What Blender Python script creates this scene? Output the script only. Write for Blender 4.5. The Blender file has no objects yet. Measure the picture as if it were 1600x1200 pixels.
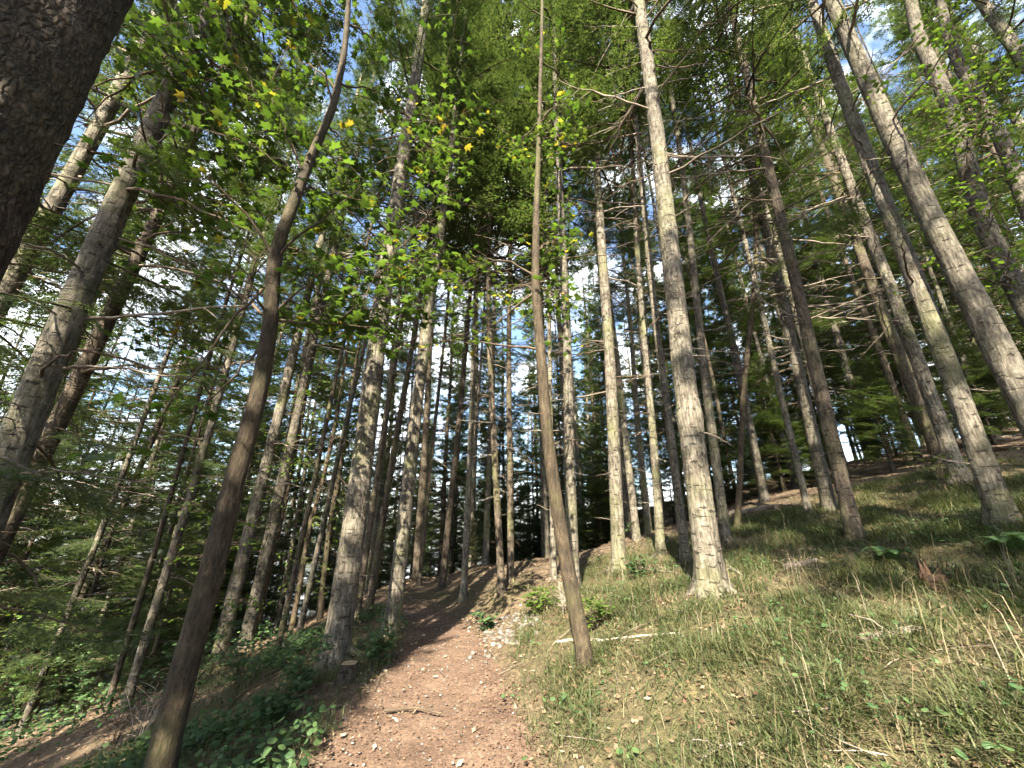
import bpy, math, random
import numpy as np
from mathutils import Matrix, Vector, Quaternion

R = math.radians
sc = bpy.context.scene
COL = sc.collection
rng = np.random.default_rng(11)
random.seed(11)

# ------------------------------------------------------------------ camera, sky, sun, exposure
PITCH = R(19.5)
CAMZ = 1.6
FPX = 600.0                      # focal length in pixels of the 1600 px wide picture
cam_d = bpy.data.cameras.new('camera')
cam_d.sensor_width = 36.0
cam_d.lens = 36.0 * FPX / 1600.0
cam_d.clip_start = 0.05
cam_d.clip_end = 1000.0
cam = bpy.data.objects.new('camera', cam_d)
COL.objects.link(cam)
cam.location = (0, 0, CAMZ)
cam.rotation_euler = (R(90) + PITCH, 0, 0)
sc.camera = cam

SUN_EL = R(41)
SUN_AZ = R(193)                  # compass angle from +Y towards +X: behind the viewpoint, a little left
world = bpy.data.worlds.new('World')
sc.world = world
world.use_nodes = True
wn, wl = world.node_tree.nodes, world.node_tree.links
wn.clear()
w_out = wn.new('ShaderNodeOutputWorld')
w_bg = wn.new('ShaderNodeBackground')
w_sky = wn.new('ShaderNodeTexSky')
w_sky.sky_type = 'NISHITA'
w_sky.sun_disc = False
w_sky.sun_elevation = SUN_EL
w_sky.sun_rotation = SUN_AZ
w_sky.altitude = 400
w_sky.air_density = 1.0
w_sky.dust_density = 1.2
w_sky.ozone_density = 1.5
w_tc = wn.new('ShaderNodeTexCoord')
w_no = wn.new('ShaderNodeTexNoise')
w_no.inputs['Scale'].default_value = 6.0
w_no.inputs['Detail'].default_value = 5
w_rp = wn.new('ShaderNodeValToRGB')
w_rp.color_ramp.elements[0].position = 0.47
w_rp.color_ramp.elements[0].color = (0, 0, 0, 1)
w_rp.color_ramp.elements[1].position = 0.63
w_rp.color_ramp.elements[1].color = (0.8, 0.8, 0.8, 1)
w_mx = wn.new('ShaderNodeMix')
w_mx.data_type = 'RGBA'
w_mx.inputs['B'].default_value = (8.5, 8.8, 9.2, 1)
wl.new(w_tc.outputs['Generated'], w_no.inputs['Vector'])
wl.new(w_no.outputs['Fac'], w_rp.inputs['Fac'])
wl.new(w_rp.outputs['Color'], w_mx.inputs['Factor'])
wl.new(w_sky.outputs['Color'], w_mx.inputs['A'])
wl.new(w_mx.outputs['Result'], w_bg.inputs['Color'])
wl.new(w_bg.outputs['Background'], w_out.inputs['Surface'])
w_bg.inputs['Strength'].default_value = 0.075

sun_d = bpy.data.lights.new('sun', 'SUN')
sun_d.energy = 5.0
sun_d.angle = R(0.55)
sun_d.color = (1.0, 0.91, 0.74)
sun = bpy.data.objects.new('sun', sun_d)
COL.objects.link(sun)
to_sun = Vector((math.sin(SUN_AZ) * math.cos(SUN_EL), math.cos(SUN_AZ) * math.cos(SUN_EL), math.sin(SUN_EL)))
sun.rotation_euler = (-to_sun).to_track_quat('-Z', 'Y').to_euler()
sun.location = (0, 0, 60)

sc.view_settings.view_transform = 'Standard'
sc.view_settings.look = 'None'
sc.view_settings.gamma = 1.0
sc.view_settings.use_curve_mapping = False
sc.view_settings.exposure = 2.8
sc.render.engine = 'CYCLES'
cy = sc.cycles
cy.max_bounces = 4
cy.diffuse_bounces = 3
cy.glossy_bounces = 1
cy.transmission_bounces = 4
cy.transparent_max_bounces = 4
cy.caustics_reflective = False
cy.caustics_refractive = False
cy.use_denoising = True
cy.use_adaptive_sampling = True
cy.adaptive_threshold = 0.05
cy.use_light_tree = False
cy.use_fast_gi = False
cy.debug_use_spatial_splits = False

# ------------------------------------------------------------------ helpers
def vnoise(x, y, seed=0):
    x = np.asarray(x, float); y = np.asarray(y, float)
    xi = np.floor(x).astype(np.int64); yi = np.floor(y).astype(np.int64)
    fx = x - xi; fy = y - yi
    fx = fx * fx * (3 - 2 * fx); fy = fy * fy * (3 - 2 * fy)
    def hsh(a, b):
        n = (a * 374761393 + b * 668265263 + seed * 974634777) & 0x7fffffff
        n = ((n ^ (n >> 13)) * 1274126177) & 0x7fffffff
        n = n ^ (n >> 16)
        return (n & 0xffff) / 65535.0
    a = hsh(xi, yi); b = hsh(xi + 1, yi); c = hsh(xi, yi + 1); d = hsh(xi + 1, yi + 1)
    return (a * (1 - fx) + b * fx) * (1 - fy) + (c * (1 - fx) + d * fx) * fy

def fbm(x, y, seed=0, octv=4):
    s = 0.0; a = 0.5
    for k in range(octv):
        s = s + a * (vnoise(np.asarray(x) * 2 ** k, np.asarray(y) * 2 ** k, seed + k * 7) - 0.5)
        a *= 0.5
    return s

_ty = np.linspace(-60, 80, 1401)
def _smooth(kx, ky, w=9):
    v = np.interp(_ty, kx, ky)
    k = np.hanning(2 * w + 1); k /= k.sum()
    return np.convolve(np.pad(v, w, mode='edge'), k, mode='valid')
_xp = _smooth([-60, -20, 0, 3.3, 6, 7.5, 9, 11, 14, 20, 40], [2, 0.5, -0.5, -0.62, -0.85, -1.3, -2.1, -3.5, -6, -11, -20])
_xb = _smooth([-60, -20, 0, 3.3, 6, 7.5, 9, 11, 14, 20, 80], [2, 0.5, -0.5, -0.62, -0.85, -1.2, -1.8, -2.4, -3.0, -3.2, -3.2])
_pw = _smooth([-60, 3.3, 5, 6.3, 9, 12, 40], [0.85, 0.82, 0.66, 0.60, 0.50, 0.45, 0.4])
def xp(y): return np.interp(y, _ty, _xp)
def xb(y): return np.interp(y, _ty, _xb)
def pw(y): return np.interp(y, _ty, _pw)

def sp(v, k):                    # softplus
    return np.logaddexp(0, np.asarray(v) / k) * k

def height(x, y, fine=True):
    x = np.asarray(x, float); y = np.asarray(y, float)
    d = x - xb(y)
    w = pw(y)
    dr = sp(d - w - 0.05, 0.12); dl = sp(-d - w - 0.25, 0.15)
    h = 0.20 * dr + 0.42 * (1 - np.exp(-dr / 1.2))
    h = h - 0.34 * dl
    yy = np.maximum(y - 6, 0)
    side = np.clip((d - 5) / 8, 0, 1); side = side * side * (3 - 2 * side)
    h = h - (0.040 - 0.036 * side) * yy - (0.0045 - 0.0037 * side) * np.maximum(y - 11, 0) ** 2
    bump = np.clip((d - 1.5) / 2.5, 0, 1) * np.clip((17 - d) / 6, 0, 1)
    h = h - 0.085 * bump * np.clip(sp(y - 9.2, 0.5), 0, 16)
    m = np.clip((np.abs(x - xp(y)) - w) / 0.6, 0, 1)
    h = h + m * (0.30 * fbm(x * 0.55, y * 0.55, 3) + 0.10 * fbm(x * 2.2, y * 2.2, 5, 3))
    return h

cp, sn = math.cos(PITCH), math.sin(PITCH)
def ray(px, py):
    a = (px - 800) / FPX; b = (600 - py) / FPX
    return np.array([a, cp - b * sn, sn + b * cp])
def at(px, py, t):               # point at depth t along the view axis
    return np.array([0, 0, CAMZ]) + ray(px, py) * t
def ground_at(px, py, tmax=60):
    d = ray(px, py)
    ts = np.linspace(0.5, tmax, 6000)
    P = np.array([0, 0, CAMZ])[None] + d[None] * ts[:, None]
    g = P[:, 2] - height(P[:, 0], P[:, 1])
    i = np.argmax(g < 0)
    if i == 0: raise ValueError('no ground at %s %s' % (px, py))
    return P[i], ts[i]
def project(p):
    q = np.asarray(p, float) - np.array([0, 0, CAMZ])
    dep = q[1] * cp + q[2] * sn
    return 800 + FPX * q[0] / dep, 600 - FPX * (-q[1] * sn + q[2] * cp) / dep, dep

def tag(o, label=None, cat=None, group=None, kind=None):
    if label: o['label'] = label
    if cat: o['category'] = cat
    if group: o['group'] = group
    if kind: o['kind'] = kind
    return o
def link(name, me, mat=None, parent=None):
    o = bpy.data.objects.new(name, me)
    COL.objects.link(o)
    if me is not None and mat is not None and len(me.materials) == 0:
        me.materials.append(mat)
    if parent is not None: o.parent = parent
    return o
def empty(name, loc):
    o = bpy.data.objects.new(name, None)
    o.empty_display_size = 0.2
    COL.objects.link(o)
    o.location = loc
    return o
def mesh_np(name, V, F, uv=None, smooth=False, mat=None, attr=None):
    """V (n,3), F (m,k) all faces with k corners; uv (n,2) per vertex."""
    V = np.ascontiguousarray(V, np.float32); F = np.ascontiguousarray(F, np.int32)
    me = bpy.data.meshes.new(name)
    m, k = F.shape
    me.vertices.add(len(V)); me.vertices.foreach_set('co', V.ravel())
    me.loops.add(m * k); me.loops.foreach_set('vertex_index', F.ravel())
    me.polygons.add(m)
    me.polygons.foreach_set('loop_start', np.arange(0, m * k, k, dtype=np.int32))
    me.polygons.foreach_set('loop_total', np.full(m, k, np.int32))
    if smooth: me.polygons.foreach_set('use_smooth', np.ones(m, bool))
    if uv is not None:
        l = me.uv_layers.new(name='UVMap')
        l.data.foreach_set('uv', np.ascontiguousarray(uv[F.ravel()], np.float32).ravel())
    if attr is not None:
        for nm, vals in attr.items():
            a = me.attributes.new(nm, 'FLOAT', 'POINT')
            a.data.foreach_set('value', np.ascontiguousarray(vals, np.float32))
    me.update(calc_edges=True)
    if mat is not None: me.materials.append(mat)
    return me
def tris_mesh(name, T, mat=None):
    T = np.asarray(T, np.float32).reshape(-1, 3, 3)
    n = len(T)
    return mesh_np(name, T.reshape(-1, 3), np.arange(n * 3).reshape(n, 3), mat=mat)

def tube(pts, rad, n=6, cap=True):
    """tube along points: returns V, F(quads, degenerate-free tip ring)"""
    pts = np.asarray(pts, float); m = len(pts)
    rad = np.broadcast_to(np.asarray(rad, float), (m,))
    tan = np.gradient(pts, axis=0); tan /= np.linalg.norm(tan, axis=1)[:, None] + 1e-9
    ref = np.array([0, 0, 1.0]) if abs(tan[0, 2]) < 0.9 else np.array([0, 1.0, 0])
    V = []
    for i in range(m):
        u = np.cross(tan[i], ref); u /= np.linalg.norm(u) + 1e-9
        v = np.cross(tan[i], u)
        th = np.arange(n) * 2 * np.pi / n
        V.append(pts[i] + rad[i] * (np.cos(th)[:, None] * u + np.sin(th)[:, None] * v))
    V = np.concatenate(V)
    F = []
    for i in range(m - 1):
        for j in range(n):
            F.append((i * n + j, i * n + (j + 1) % n, (i + 1) * n + (j + 1) % n, (i + 1) * n + j))
    return V, np.array(F)
class MB:
    def __init__(s): s.V = []; s.F = []; s.n = 0
    def add(s, V, F):
        s.V.append(np.asarray(V, float)); s.F.append(np.asarray(F) + s.n); s.n += len(V)
    def mesh(s, name, mat=None, smooth=True):
        return mesh_np(name, np.concatenate(s.V), np.concatenate(s.F), smooth=smooth, mat=mat)

# ------------------------------------------------------------------ materials
def new_mat(name):
    m = bpy.data.materials.new(name); m.use_nodes = True
    nt = m.node_tree; nt.nodes.clear()
    out = nt.nodes.new('ShaderNodeOutputMaterial')
    return m, nt, nt.nodes, nt.links, out
def ramp(nd, stops):
    r = nd.new('ShaderNodeValToRGB'); e = r.color_ramp.elements
    while len(e) < len(stops): e.new(0.5)
    for i, (p, c) in enumerate(stops):
        e[i].position = p; e[i].color = (*c, 1)
    return r
def noise_node(nd, lk, vec, scale, detail=4, rough=0.55):
    n = nd.new('ShaderNodeTexNoise'); n.inputs['Scale'].default_value = scale
    n.inputs['Detail'].default_value = detail; n.inputs['Roughness'].default_value = rough
    if vec is not None: lk.new(vec, n.inputs['Vector'])
    return n
def mapping(nd, lk, vec, scale):
    m = nd.new('ShaderNodeMapping'); m.inputs['Scale'].default_value = scale
    lk.new(vec, m.inputs['Vector']); return m.outputs['Vector']
def mixc(nd, lk, fac, a, b, mode='MIX'):
    m = nd.new('ShaderNodeMix'); m.data_type = 'RGBA'; m.blend_type = mode
    for s, v in (('Factor', fac), ('A', a), ('B', b)):
        if isinstance(v, (int, float)): m.inputs[s].default_value = v
        elif isinstance(v, tuple): m.inputs[s].default_value = (*v, 1)
        else: lk.new(v, m.inputs[s])
    return m.outputs['Result']
def math_node(nd, lk, op, a, b=None, clamp=False):
    m = nd.new('ShaderNodeMath'); m.operation = op; m.use_clamp = clamp
    for i, v in enumerate((a, b)):
        if v is None: continue
        if isinstance(v, (int, float)): m.inputs[i].default_value = v
        else: lk.new(v, m.inputs[i])
    return m.outputs[0]

def bark_material(name, dark, mid, light, knots=True, moss=(0.10, 0.11, 0.035), fiss=1.0, moss_amt=0.5, bump=0.95, scales=False):
    m, nt, nd, lk, out = new_mat(name)
    uv = nd.new('ShaderNodeTexCoord')
    oi = nd.new('ShaderNodeObjectInfo')
    off = nd.new('ShaderNodeVectorMath'); off.operation = 'ADD'
    sc_ = nd.new('ShaderNodeVectorMath'); sc_.operation = 'SCALE'
    cmb = nd.new('ShaderNodeCombineXYZ')
    lk.new(oi.outputs['Random'], cmb.inputs[0]); lk.new(oi.outputs['Random'], cmb.inputs[1]); lk.new(oi.outputs['Random'], cmb.inputs[2])
    lk.new(cmb.outputs[0], sc_.inputs[0]); sc_.inputs['Scale'].default_value = 57.0
    lk.new(uv.outputs['Object'], off.inputs[0]); lk.new(sc_.outputs[0], off.inputs[1])
    obj = off.outputs[0]
    fib = noise_node(nd, lk, mapping(nd, lk, obj, (34, 34, 7 * fiss)), 1.0, 5, 0.65)     # vertical fibres
    pat = noise_node(nd, lk, obj, 3.0, 4, 0.6)                                             # large patches
    spk = noise_node(nd, lk, obj, 55.0, 3, 0.7)
    base = ramp(nd, [(0.39, dark), (0.5, mid), (0.63, light)])
    v = math_node(nd, lk, 'ADD', math_node(nd, lk, 'MULTIPLY', fib.outputs['Fac'], 0.55),
                  math_node(nd, lk, 'ADD', math_node(nd, lk, 'MULTIPLY', pat.outputs['Fac'], 0.28), math_node(nd, lk, 'MULTIPLY', spk.outputs['Fac'], 0.17)))
    lk.new(v, base.inputs['Fac'])
    col = base.outputs['Color']
    mp = noise_node(nd, lk, obj, 1.3, 4, 0.6)
    mr = ramp(nd, [(0.50, (0, 0, 0)), (0.68, (moss_amt,) * 3)])
    lk.new(mp.outputs['Fac'], mr.inputs['Fac'])
    mossf = math_node(nd, lk, 'MULTIPLY', mr.outputs['Color'], math_node(nd, lk, 'ADD', oi.outputs['Random'], 0.35), True)
    col = mixc(nd, lk, mossf, col, moss)
    li = noise_node(nd, lk, obj, 11.0, 5, 0.7)
    lr = ramp(nd, [(0.58, (0, 0, 0)), (0.68, (0.55, 0.55, 0.55))]); lk.new(li.outputs['Fac'], lr.inputs['Fac'])
    col = mixc(nd, lk, lr.outputs['Color'], col, tuple(min(1, c * 1.35) for c in light))
    hgt = v
    if scales:
        vs = nd.new('ShaderNodeTexVoronoi'); vs.feature = 'DISTANCE_TO_EDGE'; vs.inputs['Scale'].default_value = 1.0
        wn_ = noise_node(nd, lk, obj, 9.0, 3)
        wa = nd.new('ShaderNodeVectorMath'); wa.operation = 'MULTIPLY_ADD'; wa.inputs[1].default_value = (3.0, 3.0, 3.0)
        lk.new(wn_.outputs['Color'], wa.inputs[0]); lk.new(mapping(nd, lk, obj, (30, 30, 8)), wa.inputs[2])
        lk.new(wa.outputs[0], vs.inputs['Vector'])
        sr = ramp(nd, [(0.0, (0.45, 0.45, 0.45)), (0.30, (1, 1, 1))]); lk.new(vs.outputs['Distance'], sr.inputs['Fac'])
        col = mixc(nd, lk, 0.9, col, sr.outputs['Color'], 'MULTIPLY')
        hgt = math_node(nd, lk, 'ADD', v, math_node(nd, lk, 'MULTIPLY', sr.outputs['Color'], 0.8))
    if knots:
        # short dark horizontal scars in rough whorls, laid out on the unrolled bark (metres)
        uvv = mapping(nd, lk, uv.outputs['UV'], (7.0, 8.5, 1))
        vor = nd.new('ShaderNodeTexVoronoi'); vor.feature = 'F1'; vor.voronoi_dimensions = '2D'
        vor.inputs['Scale'].default_value = 1.0
        wv = noise_node(nd, lk, mapping(nd, lk, uv.outputs['UV'], (20, 20, 1)), 1.0, 2)
        wadd = nd.new('ShaderNodeVectorMath'); wadd.operation = 'ADD'
        wsc = nd.new('ShaderNodeVectorMath'); wsc.operation = 'SCALE'; wsc.inputs['Scale'].default_value = 0.6
        lk.new(wv.outputs['Color'], wsc.inputs[0]); lk.new(uvv, wadd.inputs[0]); lk.new(wsc.outputs[0], wadd.inputs[1])
        # squash: compare in a space where y counts more
        lk.new(wadd.outputs[0], vor.inputs['Vector'])
        sub = nd.new('ShaderNodeVectorMath'); sub.operation = 'SUBTRACT'
        lk.new(wadd.outputs[0], sub.inputs[0]); lk.new(vor.outputs['Position'], sub.inputs[1])
        sq = nd.new('ShaderNodeVectorMath'); sq.operation = 'MULTIPLY'; sq.inputs[1].default_value = (0.8, 3.4, 0)
        lk.new(sub.outputs[0], sq.inputs[0])
        ln = nd.new('ShaderNodeVectorMath'); ln.operation = 'LENGTH'; lk.new(sq.outputs[0], ln.inputs[0])
        kr = ramp(nd, [(0.22, (1, 1, 1)), (0.36, (0, 0, 0))])
        # each scar its own size, many of them missing
        sepc = nd.new('ShaderNodeSeparateColor'); lk.new(vor.outputs['Color'], sepc.inputs[0])
        lk.new(math_node(nd, lk, 'ADD', ln.outputs['Value'], math_node(nd, lk, 'MULTIPLY', sepc.outputs[0], 0.24)), kr.inputs['Fac'])
        # thin rings
        ring = noise_node(nd, lk, mapping(nd, lk, uv.outputs['UV'], (1.6, 16, 1)), 1.0, 4, 0.6)
        rr = ramp(nd, [(0.60, (0, 0, 0)), (0.70, (0.6, 0.6, 0.6))])
        lk.new(ring.outputs['Fac'], rr.inputs['Fac'])
        kf = math_node(nd, lk, 'MAXIMUM', math_node(nd, lk, 'MULTIPLY', kr.outputs['Color'], 0.75), rr.outputs['Color'])
        col = mixc(nd, lk, kf, col, tuple(c * 0.35 for c in dark))
        hgt = math_node(nd, lk, 'SUBTRACT', v, math_node(nd, lk, 'MULTIPLY', kf, 0.5))
    # tree to tree tint
    hsv = nd.new('ShaderNodeHueSaturation')
    lk.new(col, hsv.inputs['Color'])
    lk.new(math_node(nd, lk, 'ADD', math_node(nd, lk, 'MULTIPLY', oi.outputs['Random'], 0.5), 0.75), hsv.inputs['Value'])
    bp = nd.new('ShaderNodeBump'); bp.inputs['Strength'].default_value = bump; bp.inputs['Distance'].default_value = 0.03
    lk.new(hgt, bp.inputs['Height'])
    bs = nd.new('ShaderNodeBsdfPrincipled')
    bs.inputs['Roughness'].default_value = 0.85
    bs.inputs['Specular IOR Level'].default_value = 0.2
    lk.new(hsv.outputs['Color'], bs.inputs['Base Color']); lk.new(bp.outputs['Normal'], bs.inputs['Normal'])
    lk.new(bs.outputs[0], out.inputs['Surface'])
    return m

def leaf_material(name, cols, trans=0.45, rough=0.5, spec=0.3, obj_var=0.35, tint=(1.15, 1.25, 0.55)):
    """thin leaf: random colour per leaf, some light passing through"""
    m, nt, nd, lk, out = new_mat(name)
    g = nd.new('ShaderNodeNewGeometry'); oi = nd.new('ShaderNodeObjectInfo')
    tc = nd.new('ShaderNodeTexCoord')
    n1 = noise_node(nd, lk, tc.outputs['Object'], 1.7, 3)
    f = math_node(nd, lk, 'ADD', math_node(nd, lk, 'MULTIPLY', g.outputs['Random Per Island'], 0.6), math_node(nd, lk, 'MULTIPLY', n1.outputs['Fac'], 0.4))
    k = len(cols)
    r = ramp(nd, [(0.12 + 0.76 * i / (k - 1), c) for i, c in enumerate(cols)])
    lk.new(f, r.inputs['Fac'])
    hsv = nd.new('ShaderNodeHueSaturation'); lk.new(r.outputs['Color'], hsv.inputs['Color'])
    lk.new(math_node(nd, lk, 'ADD', math_node(nd, lk, 'MULTIPLY', oi.outputs['Random'], obj_var), 1 - obj_var / 2), hsv.inputs['Value'])
    col = hsv.outputs['Color']
    bs = nd.new('ShaderNodeBsdfPrincipled'); bs.inputs['Roughness'].default_value = rough
    bs.inputs['Specular IOR Level'].default_value = spec
    lk.new(col, bs.inputs['Base Color'])
    tr = nd.new('ShaderNodeBsdfTranslucent')
    lk.new(mixc(nd, lk, 1.0, col, tint, 'MULTIPLY'), tr.inputs['Color'])
    mx = nd.new('ShaderNodeMixShader'); mx.inputs[0].default_value = trans
    lk.new(bs.outputs[0], mx.inputs[1]); lk.new(tr.outputs[0], mx.inputs[2])
    lk.new(mx.outputs[0], out.inputs['Surface'])
    return m

def plain_material(name, stops, scale=8.0, rough=0.9, stretch=(1, 1, 1), bump=0.3, island=False):
    m, nt, nd, lk, out = new_mat(name)
    tc = nd.new('ShaderNodeTexCoord')
    n = noise_node(nd, lk, mapping(nd, lk, tc.outputs['Object'], stretch), scale, 5, 0.65)
    r = ramp(nd, stops)
    f = n.outputs['Fac']
    if island:
        g = nd.new('ShaderNodeNewGeometry')
        f = math_node(nd, lk, 'ADD', math_node(nd, lk, 'MULTIPLY', f, 0.3), math_node(nd, lk, 'MULTIPLY', g.outputs['Random Per Island'], 0.7))
    lk.new(f, r.inputs['Fac'])
    bs = nd.new('ShaderNodeBsdfPrincipled'); bs.inputs['Roughness'].default_value = rough
    bs.inputs['Specular IOR Level'].default_value = 0.2
    lk.new(r.outputs['Color'], bs.inputs['Base Color'])
    if bump:
        b = nd.new('ShaderNodeBump'); b.inputs['Strength'].default_value = bump; b.inputs['Distance'].default_value = 0.02
        lk.new(n.outputs['Fac'], b.inputs['Height']); lk.new(b.outputs[0], bs.inputs['Normal'])
    lk.new(bs.outputs[0], out.inputs['Surface'])
    return m

M = {}
M['fir_bark'] = bark_material('fir_bark', (0.023, 0.019, 0.014), (0.084, 0.073, 0.056), (0.188, 0.168, 0.134))
M['brown_bark'] = bark_material('brown_bark', (0.019, 0.0145, 0.010), (0.056, 0.044, 0.032), (0.118, 0.094, 0.068), moss_amt=0.4)
M['scaly_bark'] = bark_material('scaly_bark', (0.016, 0.011, 0.008), (0.050, 0.035, 0.024), (0.12, 0.09, 0.062), knots=False, scales=True, fiss=2.5, moss_amt=0.25, bump=1.0)
M['maple_bark'] = bark_material('maple_bark', (0.016, 0.012, 0.008), (0.040, 0.030, 0.019), (0.078, 0.060, 0.038), knots=False, fiss=1.2, moss_amt=0.32, bump=0.9)
M['dead_wood'] = plain_material('dead_wood', [(0.3, (0.06, 0.048, 0.037)), (0.55, (0.17, 0.14, 0.11)), (0.75, (0.33, 0.29, 0.23))], 3.0)
M['pale_wood'] = plain_material('pale_wood', [(0.3, (0.10, 0.08, 0.06)), (0.5, (0.23, 0.20, 0.16)), (0.75, (0.36, 0.33, 0.28))], 5.0, stretch=(3, 3, 3))
M['twig'] = plain_material('twig', [(0.3, (0.03, 0.022, 0.016)), (0.7, (0.10, 0.075, 0.05))], 6.0, bump=0)
M['needle'] = leaf_material('needle', [(0.020, 0.036, 0.014), (0.042, 0.068, 0.022), (0.072, 0.100, 0.038), (0.118, 0.135, 0.054)], trans=0.42, tint=(1.15, 1.2, 0.65), rough=0.45, spec=0.35)
M['needle_brown'] = leaf_material('needle_brown', [(0.05, 0.048, 0.024), (0.09, 0.075, 0.04), (0.14, 0.105, 0.06)], trans=0.2)
M['maple_leaf'] = leaf_material('maple_leaf', [(0.028, 0.054, 0.014), (0.048, 0.084, 0.020), (0.070, 0.108, 0.027), (0.105, 0.130, 0.035)], trans=0.55, rough=0.4, spec=0.4)
M['yellow_leaf'] = leaf_material('yellow_leaf', [(0.17, 0.18, 0.03), (0.22, 0.19, 0.035), (0.24, 0.14, 0.03)], trans=0.5)
M['beech_leaf'] = leaf_material('beech_leaf', [(0.055, 0.10, 0.022), (0.085, 0.135, 0.028), (0.13, 0.17, 0.035)], trans=0.5)
M['herb_leaf'] = leaf_material('herb_leaf', [(0.035, 0.075, 0.030), (0.055, 0.10, 0.038), (0.085, 0.13, 0.045)], trans=0.35)
M['grass'] = leaf_material('grass', [(0.030, 0.048, 0.018), (0.050, 0.070, 0.026), (0.085, 0.098, 0.040), (0.15, 0.14, 0.07)], trans=0.35)
M['dry_grass'] = leaf_material('dry_grass', [(0.085, 0.066, 0.038), (0.15, 0.12, 0.07), (0.25, 0.21, 0.13)], trans=0.25, tint=(1, 0.95, 0.8))
M['fallen_leaf'] = plain_material('fallen_leaf', [(0.15, (0.055, 0.032, 0.019)), (0.45, (0.115, 0.072, 0.044)), (0.75, (0.19, 0.13, 0.085)), (0.95, (0.31, 0.25, 0.17))], 12.0, bump=0, island=True)
M['dark_leaf'] = plain_material('dark_leaf', [(0.15, (0.045, 0.026, 0.017)), (0.5, (0.10, 0.062, 0.04)), (0.9, (0.19, 0.125, 0.08))], 12.0, bump=0, island=True)
M['pale_leaf'] = plain_material('pale_leaf', [(0.2, (0.18, 0.13, 0.085)), (0.6, (0.30, 0.24, 0.16)), (0.9, (0.42, 0.37, 0.27))], 12.0, bump=0, island=True)
M['stone'] = plain_material('stone', [(0.25, (0.07, 0.06, 0.05)), (0.6, (0.15, 0.13, 0.115)), (0.9, (0.26, 0.24, 0.215))], 9.0, island=True)
M['cut_wood'] = plain_material('cut_wood', [(0.3, (0.18, 0.12, 0.07)), (0.6, (0.34, 0.25, 0.15)), (0.8, (0.45, 0.35, 0.23))], 14.0, stretch=(1, 1, 0.3))
M['rotten_wood'] = plain_material('rotten_wood', [(0.35, (0.02, 0.013, 0.010)), (0.55, (0.055, 0.031, 0.019)), (0.72, (0.14, 0.08, 0.045))], 9.0, stretch=(4, 4, 0.8), bump=0.8)

def ground_material():
    m, nt, nd, lk, out = new_mat('forest_floor')
    tc = nd.new('ShaderNodeTexCoord'); o = tc.outputs['Object']
    at_ = nd.new('ShaderNodeAttribute'); at_.attribute_name = 'grassy'
    n1 = noise_node(nd, lk, o, 1.4, 6, 0.65)
    n2 = noise_node(nd, lk, o, 14.0, 6, 0.7)
    n3 = noise_node(nd, lk, o, 70.0, 3, 0.7)
    vor = nd.new('ShaderNodeTexVoronoi'); vor.inputs['Scale'].default_value = 26; lk.new(o, vor.inputs['Vector'])
    lit = ramp(nd, [(0.32, (0.034, 0.025, 0.017)), (0.46, (0.078, 0.057, 0.039)), (0.58, (0.125, 0.094, 0.066)), (0.74, (0.23, 0.18, 0.13))])
    f = math_node(nd, lk, 'ADD', math_node(nd, lk, 'MULTIPLY', n2.outputs['Fac'], 0.55), math_node(nd, lk, 'MULTIPLY', n3.outputs['Fac'], 0.45))
    lk.new(f, lit.inputs['Fac'])
    gr = ramp(nd, [(0.34, (0.028, 0.026, 0.014)), (0.5, (0.066, 0.060, 0.031)), (0.66, (0.15, 0.125, 0.072))])
    lk.new(f, gr.inputs['Fac'])
    gm = math_node(nd, lk, 'ADD', at_.outputs['Fac'], math_node(nd, lk, 'MULTIPLY', math_node(nd, lk, 'SUBTRACT', n1.outputs['Fac'], 0.5), 0.9), True)
    col = mixc(nd, lk, gm, lit.outputs['Color'], gr.outputs['Color'])
    lf = ramp(nd, [(0.0, (0.6, 0.6, 0.6)), (0.5, (1, 1, 1)), (1, (1.5, 1.4, 1.25))])
    lk.new(vor.outputs['Color'], lf.inputs['Fac'])
    col = mixc(nd, lk, 0.8, col, lf.outputs['Color'], 'MULTIPLY')
    bs = nd.new('ShaderNodeBsdfPrincipled'); bs.inputs['Roughness'].default_value = 0.95; bs.inputs['Specular IOR Level'].default_value = 0.1
    lk.new(col, bs.inputs['Base Color'])
    b = nd.new('ShaderNodeBump'); b.inputs['Strength'].default_value = 0.8; b.inputs['Distance'].default_value = 0.04
    lk.new(f, b.inputs['Height']); lk.new(b.outputs[0], bs.inputs['Normal'])
    lk.new(bs.outputs[0], out.inputs['Surface'])
    return m
M['floor'] = ground_material()

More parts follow.
